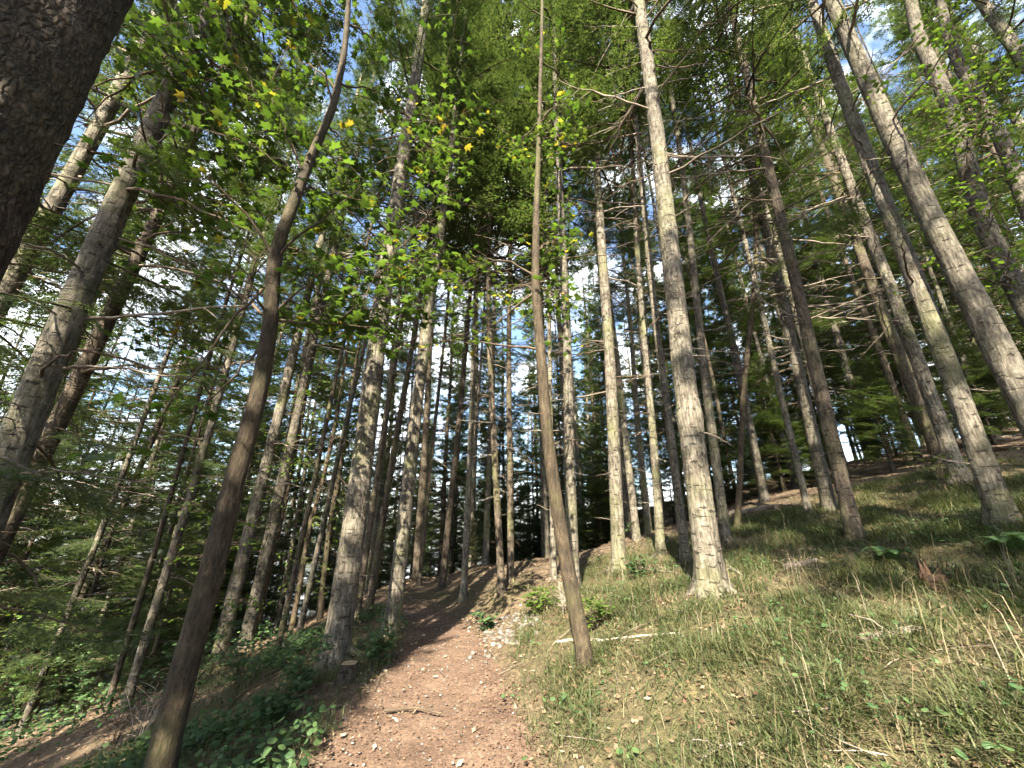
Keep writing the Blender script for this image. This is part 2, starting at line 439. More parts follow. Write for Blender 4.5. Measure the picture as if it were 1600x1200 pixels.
def path_material():
    m, nt, nd, lk, out = new_mat('trodden_earth')
    tc = nd.new('ShaderNodeTexCoord'); o = tc.outputs['Object']
    n1 = noise_node(nd, lk, o, 2.0, 6, 0.6)
    n2 = noise_node(nd, lk, o, 45.0, 5, 0.75)
    vor = nd.new('ShaderNodeTexVoronoi'); vor.inputs['Scale'].default_value = 60; lk.new(o, vor.inputs['Vector'])
    c = ramp(nd, [(0.34, (0.040, 0.025, 0.018)), (0.48, (0.090, 0.059, 0.042)), (0.58, (0.130, 0.088, 0.063)), (0.72, (0.23, 0.17, 0.125))])
    f = math_node(nd, lk, 'ADD', math_node(nd, lk, 'MULTIPLY', n1.outputs['Fac'], 0.4), math_node(nd, lk, 'MULTIPLY', n2.outputs['Fac'], 0.6))
    lk.new(f, c.inputs['Fac'])
    v = ramp(nd, [(0, (0.7, 0.7, 0.7)), (0.6, (1, 1, 1)), (1, (1.6, 1.5, 1.4))]); lk.new(vor.outputs['Color'], v.inputs['Fac'])
    col = mixc(nd, lk, 0.7, c.outputs['Color'], v.outputs['Color'], 'MULTIPLY')
    bs = nd.new('ShaderNodeBsdfPrincipled'); bs.inputs['Roughness'].default_value = 0.9; bs.inputs['Specular IOR Level'].default_value = 0.15
    lk.new(col, bs.inputs['Base Color'])
    b = nd.new('ShaderNodeBump'); b.inputs['Strength'].default_value = 0.7; b.inputs['Distance'].default_value = 0.02
    lk.new(f, b.inputs['Height']); lk.new(b.outputs[0], bs.inputs['Normal'])
    lk.new(bs.outputs[0], out.inputs['Surface'])
    return m
M['path'] = path_material()

# ------------------------------------------------------------------ terrain
def grassiness(x, y):
    d = x - xp(y)
    g = 1 / (1 + np.exp(-(d - pw(y) - 0.25) * 5))
    # grass thins out up the slope and beyond the first trees
    far = np.clip((np.hypot(x - 3.8, y - 3.9) - 4.1) / 2.0, 0, 1)
    sunny = np.exp(-(((x - 8.5) / 3.2) ** 2 + ((y - 8.3) / 2.0) ** 2))
    spur = np.exp(-((x - (-0.35 + 0.55 * (y - 6.5))) / 0.55) ** 2) * np.clip((y - 5.6) / 0.8, 0, 1)
    n = fbm(x * 0.8, y * 0.8, 21, 3)
    bank = 0.75 * np.exp(-((d - pw(y) - 0.9) / 0.7) ** 2) * np.clip((y - 6.5) / 1.5, 0, 1) * np.clip((14 - y) / 3, 0, 1)
    far = np.clip(far - bank, 0, 1)
    g = g * np.clip(1 - far + sunny, 0, 1) * (1 - 0.95 * spur) + n * 0.9 * (g > 0.3)
    return np.clip(g, 0, 1)

nx, ny = 330, 330
u = np.linspace(-1, 1, nx); v = np.linspace(-1, 1, ny)
gx = 1.0 + 95 * np.sign(u) * (0.06 * np.abs(u) + 0.94 * np.abs(u) ** 3.2)
gy = 6.0 + 110 * np.sign(v) * (0.05 * np.abs(v) + 0.95 * np.abs(v) ** 3.2)
GX, GY = np.meshgrid(gx, gy)
GZ = height(GX, GY)
pd = np.abs(GX - xp(GY)) / pw(GY)
wob = 0.35 * fbm(GX * 1.9, GY * 1.9, 40, 3)
inpath = np.clip((1.0 + wob - pd) / 0.25, 0, 1) * (GY < 21) * (GY > -20)
GZ = GZ - 0.06 * inpath + (1 - inpath) * 0.03 * fbm(GX * 6, GY * 6, 50, 2)
idx = np.arange(nx * ny).reshape(ny, nx)
F = np.stack([idx[:-1, :-1], idx[:-1, 1:], idx[1:, 1:], idx[1:, :-1]], -1).reshape(-1, 4)
g_me = mesh_np('ground', np.stack([GX, GY, GZ], -1).reshape(-1, 3), F, smooth=True, mat=M['floor'], attr={'grassy': grassiness(GX, GY).ravel()})
tag(link('ground', g_me), kind='structure')

py_ = np.concatenate([np.linspace(-19, 2.5, 90), np.linspace(2.55, 12, 340), np.linspace(12.1, 20, 70)])
ps = np.linspace(-1.45, 1.45, 90)
PS, PY = np.meshgrid(ps, py_)
PX = xp(PY) + PS * pw(PY)
PZ = height(PX, PY) - 0.012 - 0.05 * np.clip(np.abs(PS) - 0.95, 0, 1) ** 1.0 * 2.0 - 0.03 * (1 - PS ** 2).clip(0, 1) * 0.8
PZ = PZ + 0.045 * fbm(PX * 2.6, PY * 2.6, 60, 4) + 0.02 * fbm(PX * 14, PY * 14, 61, 3)
idx = np.arange(PX.size).reshape(PX.shape)
F = np.stack([idx[:-1, :-1], idx[:-1, 1:], idx[1:, 1:], idx[1:, :-1]], -1).reshape(-1, 4)
tag(link('path', mesh_np('path', np.stack([PX, PY, PZ], -1).reshape(-1, 3), F, smooth=True, mat=M['path'])), kind='structure')

def surf(x, y):
    """visible top surface (path or ground)"""
    z = height(x, y)
    p = np.abs(np.asarray(x) - xp(y)) / pw(y)
    return z - 0.03 * np.clip(1.15 - p, 0, 1)

# ------------------------------------------------------------------ conifer foliage
def frames(d):
    d = d / (np.linalg.norm(d, axis=-1, keepdims=True) + 1e-9)
    s = np.cross(d, np.array([0, 0, 1.0])); s /= np.linalg.norm(s, axis=-1, keepdims=True) + 1e-9
    return d, s, np.cross(s, d)
def needles(P, D, L, r, nl, step):
    """flat needle sprays along straight twigs: P starts (n,3), D directions, L lengths -> triangles"""
    out = []
    d, s, u = frames(D)
    kmax = int(np.max(L) / step) + 1
    for k in range(kmax):
        on = L > k * step
        if not on.any(): break
        n = on.sum()
        c = P[on] + d[on] * (k * step)
        taper = np.clip(1.15 - (k * step) / L[on], 0.35, 1)[:, None]
        for sg in (-1, 1):
            ln = nl * taper * r.uniform(0.7, 1.25, (n, 1))
            tilt = r.uniform(-0.25, 0.45, (n, 1))
            tip = c + d[on] * ln * r.uniform(0.35, 0.8, (n, 1)) + s[on] * sg * ln + u[on] * ln * tilt
            w = step * r.uniform(0.55, 0.8, (n, 1))
            out.append(np.stack([c - d[on] * w * 0.4, c + d[on] * w * 0.6, tip], 1))
    return np.concatenate(out)
def branch_tris(r, L, droop, nl=0.045, step=0.042, side=0.085, bare=0.15, sub=True, hang=0.35):
    """one fir bough lying along +x; returns needle triangles and centre line"""
    n = max(4, int(L / 0.12))
    s = np.linspace(0, 1, n)
    ph = r.uniform(0, 6)
    line = np.stack([s * L, 0.04 * L * np.sin(s * 4 + ph), -droop * L * s ** 1.5 + 0.12 * L * s ** 4], 1)
    m = int(L * (1 - bare) / side)
    if m < 2: m = 2
    pos = bare + (1 - bare) * (np.arange(m) + r.uniform(0, 1, m)) / m
    P = np.stack([np.interp(pos, s, line[:, k]) for k in range(3)], 1)
    T = np.stack([np.interp(np.minimum(pos + 0.05, 1), s, line[:, k]) - np.interp(np.maximum(pos - 0.05, 0), s, line[:, k]) for k in range(3)], 1)
    d, sd, up = frames(T)
    Ps, Ds, Ls = [P], [d], [np.full(m, side * 1.6)]
    for sg in (-1, 1):
        ang = np.radians(r.uniform(42, 68, m))[:, None]
        D = d * np.cos(ang) + sd * sg * np.sin(ang) + up * r.uniform(-hang, 0.10, (m, 1))
        ll = (0.42 * L * (1 - pos) ** 0.8 + 0.10) * r.uniform(0.55, 1.15, m)
        keep = r.uniform(0, 1, m) > 0.10
        Ps.append(P[keep]); Ds.append(D[keep]); Ls.append(ll[keep])
        if sub:
            for q in (0.35, 0.6, 0.8):
                k2 = keep & (ll > 0.22)
                c = P[k2] + D[k2] * (ll[k2] * q)[:, None]
                for s2 in (-1, 1):
                    d2, sd2, up2 = frames(D[k2])
                    a2 = np.radians(r.uniform(35, 60, k2.sum()))[:, None]
                    Dn = d2 * np.cos(a2) + sd2 * s2 * np.sin(a2) + up2 * r.uniform(-hang, 0.05, (k2.sum(), 1))
                    Ps.append(c); Ds.append(Dn); Ls.append(ll[k2] * (1 - q) * r.uniform(0.5, 0.9, k2.sum()) + 0.05)
    T = needles(np.concatenate(Ps), np.concatenate(Ds), np.concatenate(Ls), r, nl, step)
    return T, line
def rotz(a):
    c, s = math.cos(a), math.sin(a)
    return np.array([[c, -s, 0], [s, c, 0], [0, 0, 1.0]])
def roty(a):
    c, s = math.cos(a), math.sin(a)
    return np.array([[c, 0, s], [0, 1, 0], [-s, 0, c]])
def make_crown(name, seed, length, rmax, gap, per, nl, step, side, shape=1.0, density=1.0, base_thin=0.5):
    """crown mesh from z=0 (lowest live whorl) to z=length; material 0 needles, 1 twig wood"""
    r = np.random.default_rng(seed)
    T = []; mb = MB()
    z = 0.0
    while z < length - 0.2:
        f = z / length
        for k in range(per):
            if r.uniform() > density * (base_thin + (1 - base_thin) * min(1, f * 5)): continue
            L = rmax * (1 - f) ** (0.75 * shape) * r.uniform(0.65, 1.15) * (0.75 + 0.25 * min(1, f * 6)) + 0.15
            t, line = branch_tris(r, L, r.uniform(0.10, 0.38) * (1 - 0.6 * f), nl, step, side, bare=0.12 + 0.25 * (1 - f) * r.uniform(0, 1))
            az = r.uniform(0, 2 * math.pi)
            Rm = rotz(az) @ roty(-r.uniform(-0.1, 0.30) - 0.5 * f)
            o = np.array([0, 0, z + r.uniform(0, gap)])
            T.append((t.reshape(-1, 3) @ Rm.T + o).reshape(-1, 3, 3))
            V, Fq = tube(line[::2] @ Rm.T + o, np.linspace(0.010 + 0.009 * L, 0.003, len(line[::2])), 3)
            mb.add(V, Fq)
        z += gap * r.uniform(0.8, 1.2)
    T = np.concatenate(T)
    nT = len(T)
    Vw = np.concatenate(mb.V); Fw = np.concatenate(mb.F)
    Ft = np.concatenate([Fw[:, [0, 1, 2]], Fw[:, [0, 2, 3]]])
    V = np.concatenate([T.reshape(-1, 3), Vw]); F = np.concatenate([np.arange(nT * 3).reshape(-1, 3), Ft + nT * 3])
    me = mesh_np(name, V, F)
    me.materials.append(M['needle']); me.materials.append(M['twig'])
    me.polygons.foreach_set('material_index', np.concatenate([np.zeros(nT, np.int32), np.ones(len(Ft), np.int32)]))
    return me, nT + len(Ft)
CROWNS = []; TOT = 0      # 0-3 full crowns for the far stand, 4-7 thin open crowns for the trees near the path
for i, (ln, rm, gp, per, sd, dn, bt) in enumerate([(13, 2.2, 0.50, 5, 0.12, 0.9, 0.7), (12, 1.9, 0.46, 5, 0.12, 0.85, 0.7), (14, 2.3, 0.52, 5, 0.12, 0.9, 0.8), (11, 1.8, 0.46, 5, 0.12, 0.95, 0.8),
                                                   (13, 2.1, 0.50, 4, 0.12, 0.8, 0.5), (13, 1.8, 0.55, 4, 0.13, 0.8, 0.5), (12, 2.0, 0.50, 4, 0.12, 0.8, 0.6), (14, 2.2, 0.58, 4, 0.12, 0.8, 0.45)]):
    me, n = make_crown('crown', 100 + i, ln, rm, gp, per, 0.075 if i < 4 else 0.045, 0.078 if i < 4 else 0.042, sd * (1.15 if i < 4 else 1), density=dn, base_thin=bt)
    CROWNS.append((me, ln)); TOT += n
SAPLING, n = make_crown('sapling_crown', 301, 6.0, 1.6, 0.22, 5, 0.040, 0.036, 0.075, density=0.95, base_thin=0.9); TOT += n
BOUGHS = []
for i in range(4):
    r_ = np.random.default_rng(400 + i)
    t, line = branch_tris(r_, 1.5, 0.22 + 0.05 * i, 0.028, 0.020, 0.05, bare=0.2)
    V, Fq = tube(line, np.linspace(0.012, 0.003, len(line)), 4)
    Ft = np.concatenate([Fq[:, [0, 1, 2]], Fq[:, [0, 2, 3]]])
    nT = len(t)
    me = mesh_np('bough', np.concatenate([t.reshape(-1, 3), V]), np.concatenate([np.arange(nT * 3).reshape(-1, 3), Ft + nT * 3]))
    me.materials.append(M['needle']); me.materials.append(M['twig'])
    me.polygons.foreach_set('material_index', np.concatenate([np.zeros(nT, np.int32), np.ones(len(Ft), np.int32)]))
    BOUGHS.append(me); TOT += nT
# dead side branches, 1 m long, along +x
DEAD = []
for i in range(9):
    r_ = np.random.default_rng(500 + i)
    mb = MB()
    n = 9; s = np.linspace(0, 1, n)
    dr = r_.uniform(-0.1, 0.35)
    line = np.stack([s, np.cumsum(r_.normal(0, 0.02, n)), -dr * s ** 1.6 + np.cumsum(r_.normal(0, 0.012, n))], 1)
    line[0] = (-0.12, 0, 0)
    V, Fq = tube(line, np.linspace(0.013, 0.003, n), 5); mb.add(V, Fq)
    for k in range(r_.integers(3, 9)):
        j = r_.integers(2, n - 1); a = r_.choice([-1, 1]) * r_.uniform(0.5, 1.1)
        l = r_.uniform(0.12, 0.42) * (1.1 - s[j])
        d = np.array([math.cos(a), math.sin(a), r_.uniform(-0.5, 0.25)])
        p = line[j] + np.linspace(0, 1, 4)[:, None] * d * l + np.stack([np.zeros(4), np.zeros(4), -0.25 * l * np.linspace(0, 1, 4) ** 2], 1)
        V, Fq = tube(p, np.linspace(0.005, 0.002, 4), 3)
        mb.add(V, Fq)
    DEAD.append(mb.mesh('dead_branch', M['dead_wood'] if i % 3 else M['twig']))

# ------------------------------------------------------------------ trunks
def trunk_mesh(cl, rad, nseg, seed, rough=0.03, flare=0.5, mat=None, lobes=5):
    """cl (m,3) centre line, rad (m,); seam duplicated, UV in metres"""
    m = len(cl); r = np.random.default_rng(seed)
    th = np.linspace(0, 2 * np.pi, nseg + 1) + np.pi / 2
    z = cl[:, 2]
    TH, ZI = np.meshgrid(th, np.arange(m))
    Z = z[ZI]
    f = np.exp(-np.maximum(Z, 0) / 0.16)
    ph = r.uniform(0, 6.28, 3)
    Rr = rad[ZI] * (1 + flare * f * (0.55 + 0.45 * np.cos(lobes * TH + ph[0]) * 0.7 + 0.3 * np.cos(3 * TH + ph[1])))
    cx, sx = np.cos(TH), np.sin(TH)
    nz = (vnoise(cx * 2.1 + 9 + seed, Z * 1.6 + sx * 2.1, seed) - 0.5) * 1.3 + (vnoise(cx * 6 + 20, Z * 6 + sx * 6, seed + 1) - 0.5) * 0.5
    wh = np.sin(Z * (2 * np.pi / 0.46) + ph[2] + 1.0 * np.sin(Z)) ** 8 * 0.35
    ridge = 0.0
    if nseg > 30:      # close trunks: long bark ridges and plates
        k = int(rad[0] * 2 * np.pi / 0.035)
        a_ = (TH - th[0]) / (2 * np.pi) * k
        wrap = lambda u_, v_, s_: vnoise(np.mod(u_, k), v_, s_)
        ridge = 0.55 * np.abs(wrap(a_ + 0.8 * np.sin(Z * 3), Z * 5.0, seed + 5) - 0.5) + 0.35 * (wrap(a_ * 1.0, Z * 14.0, seed + 6) - 0.5)
    Rr = Rr * (1 + rough * (nz + wh + ridge))
    V = np.stack([cl[ZI][..., 0] + Rr * cx, cl[ZI][..., 1] + Rr * sx, Z], -1).reshape(-1, 3)
    U = np.stack([(TH - th[0]) * rad[0] + seed * 0.37, Z], -1).reshape(-1, 2)
    idx = np.arange(m * (nseg + 1)).reshape(m, nseg + 1)
    F = np.stack([idx[:-1, :-1], idx[:-1, 1:], idx[1:, 1:], idx[1:, :-1]], -1).reshape(-1, 4)
    return mesh_np('trunk', V, F, uv=U, smooth=True, mat=mat)

n_dead = 0
def conifer(x, y, dia, H=None, cb=None, lean=0.0, leany=0.0, label=None, group=None, lod=1, seed=0, bark='fir_bark', bow=0.0,
            dead=14, name='fir_tree', wide=1.0, variant=None, cat='tree', dead_lo=2.0, dead_len=0.8, burl=None, boughs=0, bough_lo=3.0):
    global n_dead
    r = random.Random(seed * 7 + 3)
    H = H or r.uniform(21, 26); cb = cb or r.uniform(8.0, 11.0)
    z0 = float(height(x, y))
    root = empty(name, (x, y, z0))
    tag(root, label, cat, group)
    step, seg = {0: (0.055, 60), 1: (0.25, 18), 2: (0.8, 9)}[lod]
    zt = H - 0.6
    z = np.concatenate([np.linspace(-0.35, 0.8, 14 if lod < 2 else 5), np.arange(0.8 + step, zt if lod else 9, step)])
    if lod == 0: z = np.concatenate([z, np.linspace(9.1, zt, 40)])
    ax = lean * z + bow * np.sin(np.clip(z, 0, None) / H * np.pi * 2.0) + 0.03 * np.sin(z * 0.5 + seed) * np.clip(z / 4, 0, 1)
    ay = leany * z + 0.03 * np.sin(z * 0.4 + seed * 1.7) * np.clip(z / 4, 0, 1)
    rad = dia / 2 * np.clip(1 - 0.80 * (np.clip(z, 0, None) / H) ** 1.15, 0.06, 1)
    if burl: rad = rad * (1 + burl[1] * np.exp(-((z - burl[0]) / burl[2]) ** 2))
    cl = np.stack([ax, ay, z], 1)
    tr = link('trunk', trunk_mesh(cl, rad, seg, seed + 1, mat=M[bark], rough={0: 0.06, 1: 0.04, 2: 0.02}[lod], flare=0.75 if lod == 0 else 0.5), None, root)
    me, ln = CROWNS[variant if variant is not None else (r.choice((4, 5, 6, 7)) if math.hypot(x, y) < 20 else r.randrange(7))]
    c = link('crown', me, None, root)
    sz = (H - cb) / ln
    c.location = (np.interp(cb, z, ax), np.interp(cb, z, ay), cb)
    c.scale = (wide * r.uniform(0.9, 1.15), wide * r.uniform(0.9, 1.15), sz)
    c.rotation_euler = (-math.atan(leany), math.atan(lean), r.uniform(0, 6.28))
    for k in range(int(dead * 1.5)):
        zz = dead_lo + (cb + 1.0 - dead_lo) * (r.random() ** 0.75)
        d = link('dead_branch', r.choice(DEAD), None, root)
        d.location = (np.interp(zz, z, ax), np.interp(zz, z, ay), zz)
        az = r.uniform(0, 6.28)
        lnn = dead_len * r.uniform(0.3, 1.9) * (0.55 + 0.8 * zz / cb)
        rr = float(np.interp(zz, z, rad))
        d.location.x += math.cos(az) * rr; d.location.y += math.sin(az) * rr
        d.rotation_euler = (r.uniform(-0.4, 0.4), r.uniform(-0.25, 0.35), az)
        d.scale = (lnn, lnn, lnn)
        n_dead += 1
    if lod < 2 and math.hypot(x, y) < 10:
        a0 = r.uniform(0, 6.28); R0 = dia / 2
        for k in range(5):
            az = a0 + k * 1.257 + r.uniform(-0.35, 0.35); L_ = R0 * r.uniform(1.5, 2.6)
            q = np.linspace(0, 1, 8)
            ux, uy = math.cos(az), math.sin(az)
            wig = 0.10 * L_ * np.sin(q * 4 + k)
            dist_ = R0 * 0.55 + q * L_
            gx_, gy_ = ux * dist_ - uy * wig, uy * dist_ + ux * wig
            gz_ = height(x + gx_, y + gy_) - z0
            rz = gz_ + R0 * (0.95 * (1 - q) ** 2.2 - 0.12 * q)
            V, Fq = tube(np.stack([gx_, gy_, rz], 1), R0 * np.linspace(0.42, 0.10, 8) * (1 + 0.1 * np.sin(q * 9 + k)), 8)
            link('root', mesh_np('root', V, Fq, uv=np.stack([V[:, 0] * 0.01, V[:, 1] * 0.01], 1), smooth=True, mat=M[bark]), None, root)
        for k in range(26):
            zz = 0.7 + (k + r.random()) * 0.28
            d = link('branch_stub', r.choice(DEAD), None, root)
            az = r.uniform(0, 6.28); rr = float(np.interp(zz, z, rad)) * 0.97; q = r.uniform(0.10, 0.34)
            d.location = (np.interp(zz, z, ax) + math.cos(az) * rr, np.interp(zz, z, ay) + math.sin(az) * rr, zz)
            d.rotation_euler = (r.uniform(-3, 3), r.uniform(-0.2, 0.3), az); d.scale = (q, q * 1.6, q * 1.6)
    for k in range(boughs):
        zz = bough_lo + (cb + 0.5 - bough_lo) * (k + r.random()) / boughs
        b = link('bough', r.choice(BOUGHS), None, root)
        b.location = (np.interp(zz, z, ax), np.interp(zz, z, ay), zz)
        q = r.uniform(0.7, 1.3)
        b.rotation_euler = (r.uniform(-0.2, 0.2), r.uniform(-0.1, 0.25), k * 2.4 + r.uniform(-0.5, 0.5))
        b.scale = (q, q, q)
    return root

TREES = []           # x, y of everything placed, for spacing
def by_pixels(bx, by, w, tx=None, ty=None, t=None, **k):
    """base pixel (on the ground) or any trunk pixel with depth t; width in pixels; a second trunk pixel gives the lean"""
    if t is None:
        p, t = ground_at(bx, by)
        x, y = p[0], p[1]
    else:
        p = at(bx, by, t); x, y = p[0], p[1]
    a = (bx - 800) / FPX
    dia = 0.86 * w * t / FPX / (1 + 0.33 * a * a)
    lean = 0.0
    if tx is not None:
        d = ray(tx, ty); tt = y / d[1]
        q = np.array([0, 0, CAMZ]) + d * tt
        z0 = float(height(x, y)) if by > 750 else p[2]
        lean = (q[0] - x) / (q[2] - z0)
        if by <= 750: x = x - lean * (p[2] - float(height(x, y)))
    TREES.append((x, y))
    return conifer(x, y, dia, lean=lean, **k)

N = by_pixels
N(70, 20, 290, t=2.15, H=24, cb=12, lod=0, seed=1, bark='scaly_bark', dead=3, dead_lo=4, label='huge dark scaly trunk cutting across the top left corner', name='spruce_tree')
N(115, 500, 66, 248, 190, t=3.6, lod=0, seed=2, cb=8.5, dead=26, boughs=9, bough_lo=2.2, label='thick leaning-looking fir trunk at left edge, right of the corner trunk')
N(90, 300, 46, 168, 160, t=5.0, lod=1, seed=3, cb=7.5, dead=22, boughs=12, bough_lo=2.0, label='shaded fir trunk seen between the corner trunk and the thick left trunk')
N(130, 570, 40, 200, 425, t=4.9, lod=1, seed=4, cb=7.5, dead=20, boughs=14, bough_lo=1.8, bark='brown_bark', label='brown fir with sunlit patch, just right of the thick left trunk')
N(340, 1030, 30, 470, 505, lod=1, seed=6, cb=9, dead=20, label='slim grey fir directly right of the curved maple trunk')
N(382, 1010, 25, 498, 500, lod=1, seed=7, cb=9, dead=20, label='grey fir with sunlit foot, second conifer right of the curved maple')
N(522, 1040, 50, 640, 180, lod=0, seed=8, H=26, cb=9.5, dead=24, dead_lo=4.5, dead_len=1.0, label='stout pale fir beside the cut stump at the left path edge')
N(612, 985, 29, 690, 340, lod=0, seed=9, cb=9.5, dead=24, dead_lo=3, label='sunlit fir on left path edge where the path bends away')
N(1112, 925, 52, 1012, 110, lod=0, seed=11, H=26, cb=10, dead=26, dead_lo=5, dead_len=1.0, burl=(2.0, 0.14, 0.16), label='large fir with swollen burl and mossy root in the grass')
N(897, 925, 23, 880, 440, lod=1, seed=12, cb=9, dead=18, label='pale knotted fir close behind the slender curved trunk')
N(968, 892, 26, 942, 400, lod=1, seed=13, cb=8.5, dead=22, label='fir with sunlit foot between slender curved trunk and burl tree')
N(1033, 868, 17, 1008, 520, lod=1, seed=14, cb=8.5, dead=16, label='bright sunlit narrow fir behind, left of the burl tree')
N(1072, 880, 18, 1030, 520, lod=1, seed=15, cb=9, dead=18, label='pale straight fir touching the left outline of the burl tree')
N(1135, 848, 19, 1085, 440, lod=1, seed=16, cb=9, dead=18, label='grey fir just right of the burl tree, at the litter edge')
N(1264, 802, 14, 1180, 450, lod=1, seed=17, cb=7, dead=22, dead_lo=3, label='narrow sunlit fir left of the bright broad pair on the rise')
N(1297, 797, 27, 1190, 330, lod=1, seed=18, cb=7, dead=34, boughs=5, bough_lo=4, dead_lo=2.5, dead_len=0.9, label='brightest broad sunlit fir with dead twigs on the rise')
N(1337, 845, 32, 1240, 430, lod=0, seed=19, cb=8, dead=26, boughs=5, bough_lo=2.0, dead_lo=2.5, bark='brown_bark', label='dark shaded fir in front of the brightest sunlit fir')
N(1502, 752, 33, 1345, 330, lod=0, seed=20, cb=8, dead=24, dead_lo=2.5, label='fir with leafy twigs at foot, third trunk from right edge')
N(1572, 825, 53, 1390, 330, lod=0, seed=21, H=26, cb=10, dead=22, dead_lo=3, label='big fir with sun-flecked base at the right, standing in grass')
N(1530, 480, 58, 1330, 70, t=4.7, lod=0, seed=22, H=26, cb=11, dead=16, dead_lo=3.5, dead_len=1.0, label='thickest pale fir leaving the right edge with dark lower trunk')
N(1437, 722, 16, 1345, 470, lod=1, seed=25, cb=7.5, dead=14, bark='brown_bark', label='dark slim fir on the ridge, left of the leafy-footed fir')
N(1462, 718, 16, 1385, 500, lod=1, seed=26, cb=7.5, dead=14, bark='brown_bark', label='dark fir close behind the leafy-footed fir on the ridge')
N(1552, 682, 14, 1490, 520, lod=1, seed=27, cb=8, dead=12, label='ridge fir seen between the sun-flecked fir and thickest pale fir')
N(690, 922, 13, 722, 600, lod=1, seed=31, cb=8, dead=12, bark='brown_bark', label='reddish trunk on the bank where the path bends, leftmost there')
N(724, 937, 13, 740, 560, lod=1, seed=32, cb=8, dead=14, label='straight dark conifer on the sunny bank right of the path')
N(784, 930, 14, 775, 560, lod=1, seed=33, cb=7, variant=2, dead=14, bow=-0.12, bark='brown_bark', label='conifer with curved foot on the bank right of the path')
N(798, 908, 13, 797, 600, lod=1, seed=34, cb=7.5, variant=0, dead=14, bark='brown_bark', label='red-brown straight conifer behind the curved-foot conifer')
N(655, 915, 9, 690, 560, lod=2, seed=35, cb=8, dead=8, bark='brown_bark', label='thin brown conifer left of the path bend')
N(866, 905, 11, 858, 560, lod=1, seed=36, cb=8, dead=10, label='thin conifer seen just left of the slender curved trunk')
N(195, 1108, 22, 385, 470, lod=1, seed=37, cb=9, H=22, dead=22, boughs=4, bough_lo=4.5, label='slim fir down the left slope with sunlit streak')
N(165, 1112, 15, 330, 560, lod=1, seed=38, cb=9, dead=18, boughs=4, bough_lo=4, bark='brown_bark', label='dark companion touching the slim fir down the left slope')
N(430, 1030, 12, 560, 440, lod=1, seed=39, cb=9, dead=16, bark='brown_bark', label='dark thin conifer left of the stout pale fir')
N(465, 1000, 12, 585, 470, lod=1, seed=40, cb=9, dead=16, label='thin conifer half hidden left behind the stout pale fir')
N(555, 975, 14, 612, 600, lod=1, seed=41, cb=9, dead=14, bark='brown_bark', label='shaded trunk between the stout pale fir and the path-bend fir')
N(575, 960, 15, 640, 560, lod=1, seed=42, cb=9, dead=14, bark='brown_bark', label='darkest slim trunk close left of the path-bend fir')
N(40, 1130, 22, 200, 770, lod=1, seed=43, cb=8, dead=22, boughs=7, bough_lo=2.0, bark='brown_bark', label='dark trunk low in the left corner behind leafy branches')
N(95, 960, 16, 190, 740, t=9.0, lod=1, seed=44, cb=7, dead=20, boughs=6, bough_lo=2.0, label='sun-striped trunk at far left under the thick fir')

# random fill of the stand
zones = [(-99999, 200, 'far conifer in the valley stand along the left edge', 'far conifers at the left edge'),
         (200, 420, 'far conifer on the left slope behind the maple trunk', 'far conifers behind the maple'),
         (420, 600, 'far conifer seen around the stout pale fir by the path', 'far conifers by the stout fir'),
         (600, 760, 'thin far conifer straight beyond the path bend', 'far conifers beyond the path bend'),
         (760, 900, 'thin far conifer behind the slender curved trunk', 'far conifers behind the curved trunk'),
         (900, 1060, 'thin far conifer in the stand left of the burl tree', 'far conifers left of the burl tree'),
         (1060, 1240, 'thin far conifer between the burl tree and the brightest fir', 'far conifers right of the burl tree'),
         (1240, 1420, 'far conifer on the ridge behind the brightest sunlit fir', 'far conifers behind the brightest fir'),
         (1420, 99999, 'far conifer on the ridge towards the right edge', 'far conifers at the right edge')]
r0 = random.Random(5)
cnt = 0
for k in range(16000):
    if cnt >= 296: break
    y = r0.uniform(2, 62); x = r0.uniform(-70, 75)
    dist = math.hypot(x, y)
    if dist > 62 or abs(x) > 1.4 * y + 4: continue
    z = float(height(x, y))
    px, py, dep = project((x, y, z))
    if dep < 2: continue
    lim = 10.5 if px < 330 else 9 if px < 560 else 12.5 if px < 900 else 12.0
    if dist < lim: continue
    if y < 21 and abs(x - xp(y)) < 1.1 + 0.05 * y: continue
    sep = 1.75 + 0.031 * dist + r0.uniform(-0.3, 0.6)
    if px < 450: sep *= 0.85
    if any((x - a) ** 2 + (y - b) ** 2 < sep * sep for a, b in TREES): continue
    TREES.append((x, y))
    zn = next(q for q in zones if q[0] <= px < q[1])
    near = dist < 17
    if dist < 15: cbh = r0.uniform(5.5, 9)
    elif dist < 24: cbh = r0.uniform(2.5, 8)
    else: cbh = r0.uniform(0.5, 4.5)
    if px < 420: cbh *= 0.8
    elif px < 1300 and dist < 24: cbh = r0.uniform(8, 12)
    brown = r0.random() < 0.35
    tail = zn[2].split('conifer ', 1)[1]
    look = ('nearer ' if near else 'thin distant ' if dist < 34 else 'faint farthest ') + ('brown-barked' if brown else 'grey-barked')
    conifer(x, y, r0.uniform(0.15, 0.34) * (0.8 if px < 450 else 1), lod=1 if near else 2, seed=1000 + k, cb=cbh,
            lean=r0.gauss(0, 0.012), leany=r0.gauss(0, 0.012), dead=10 if near else (5 if dist < 28 else 0), dead_len=0.62, label=look + ' conifer ' + tail, group=look + ' ' + zn[3],
            bark='brown_bark' if brown else 'fir_bark', wide=r0.uniform(0.8, 1.1) if dist < 22 else r0.uniform(1.0, 1.35), variant=None if dist < 22 else r0.randrange(4), name='conifer')
    cnt += 1
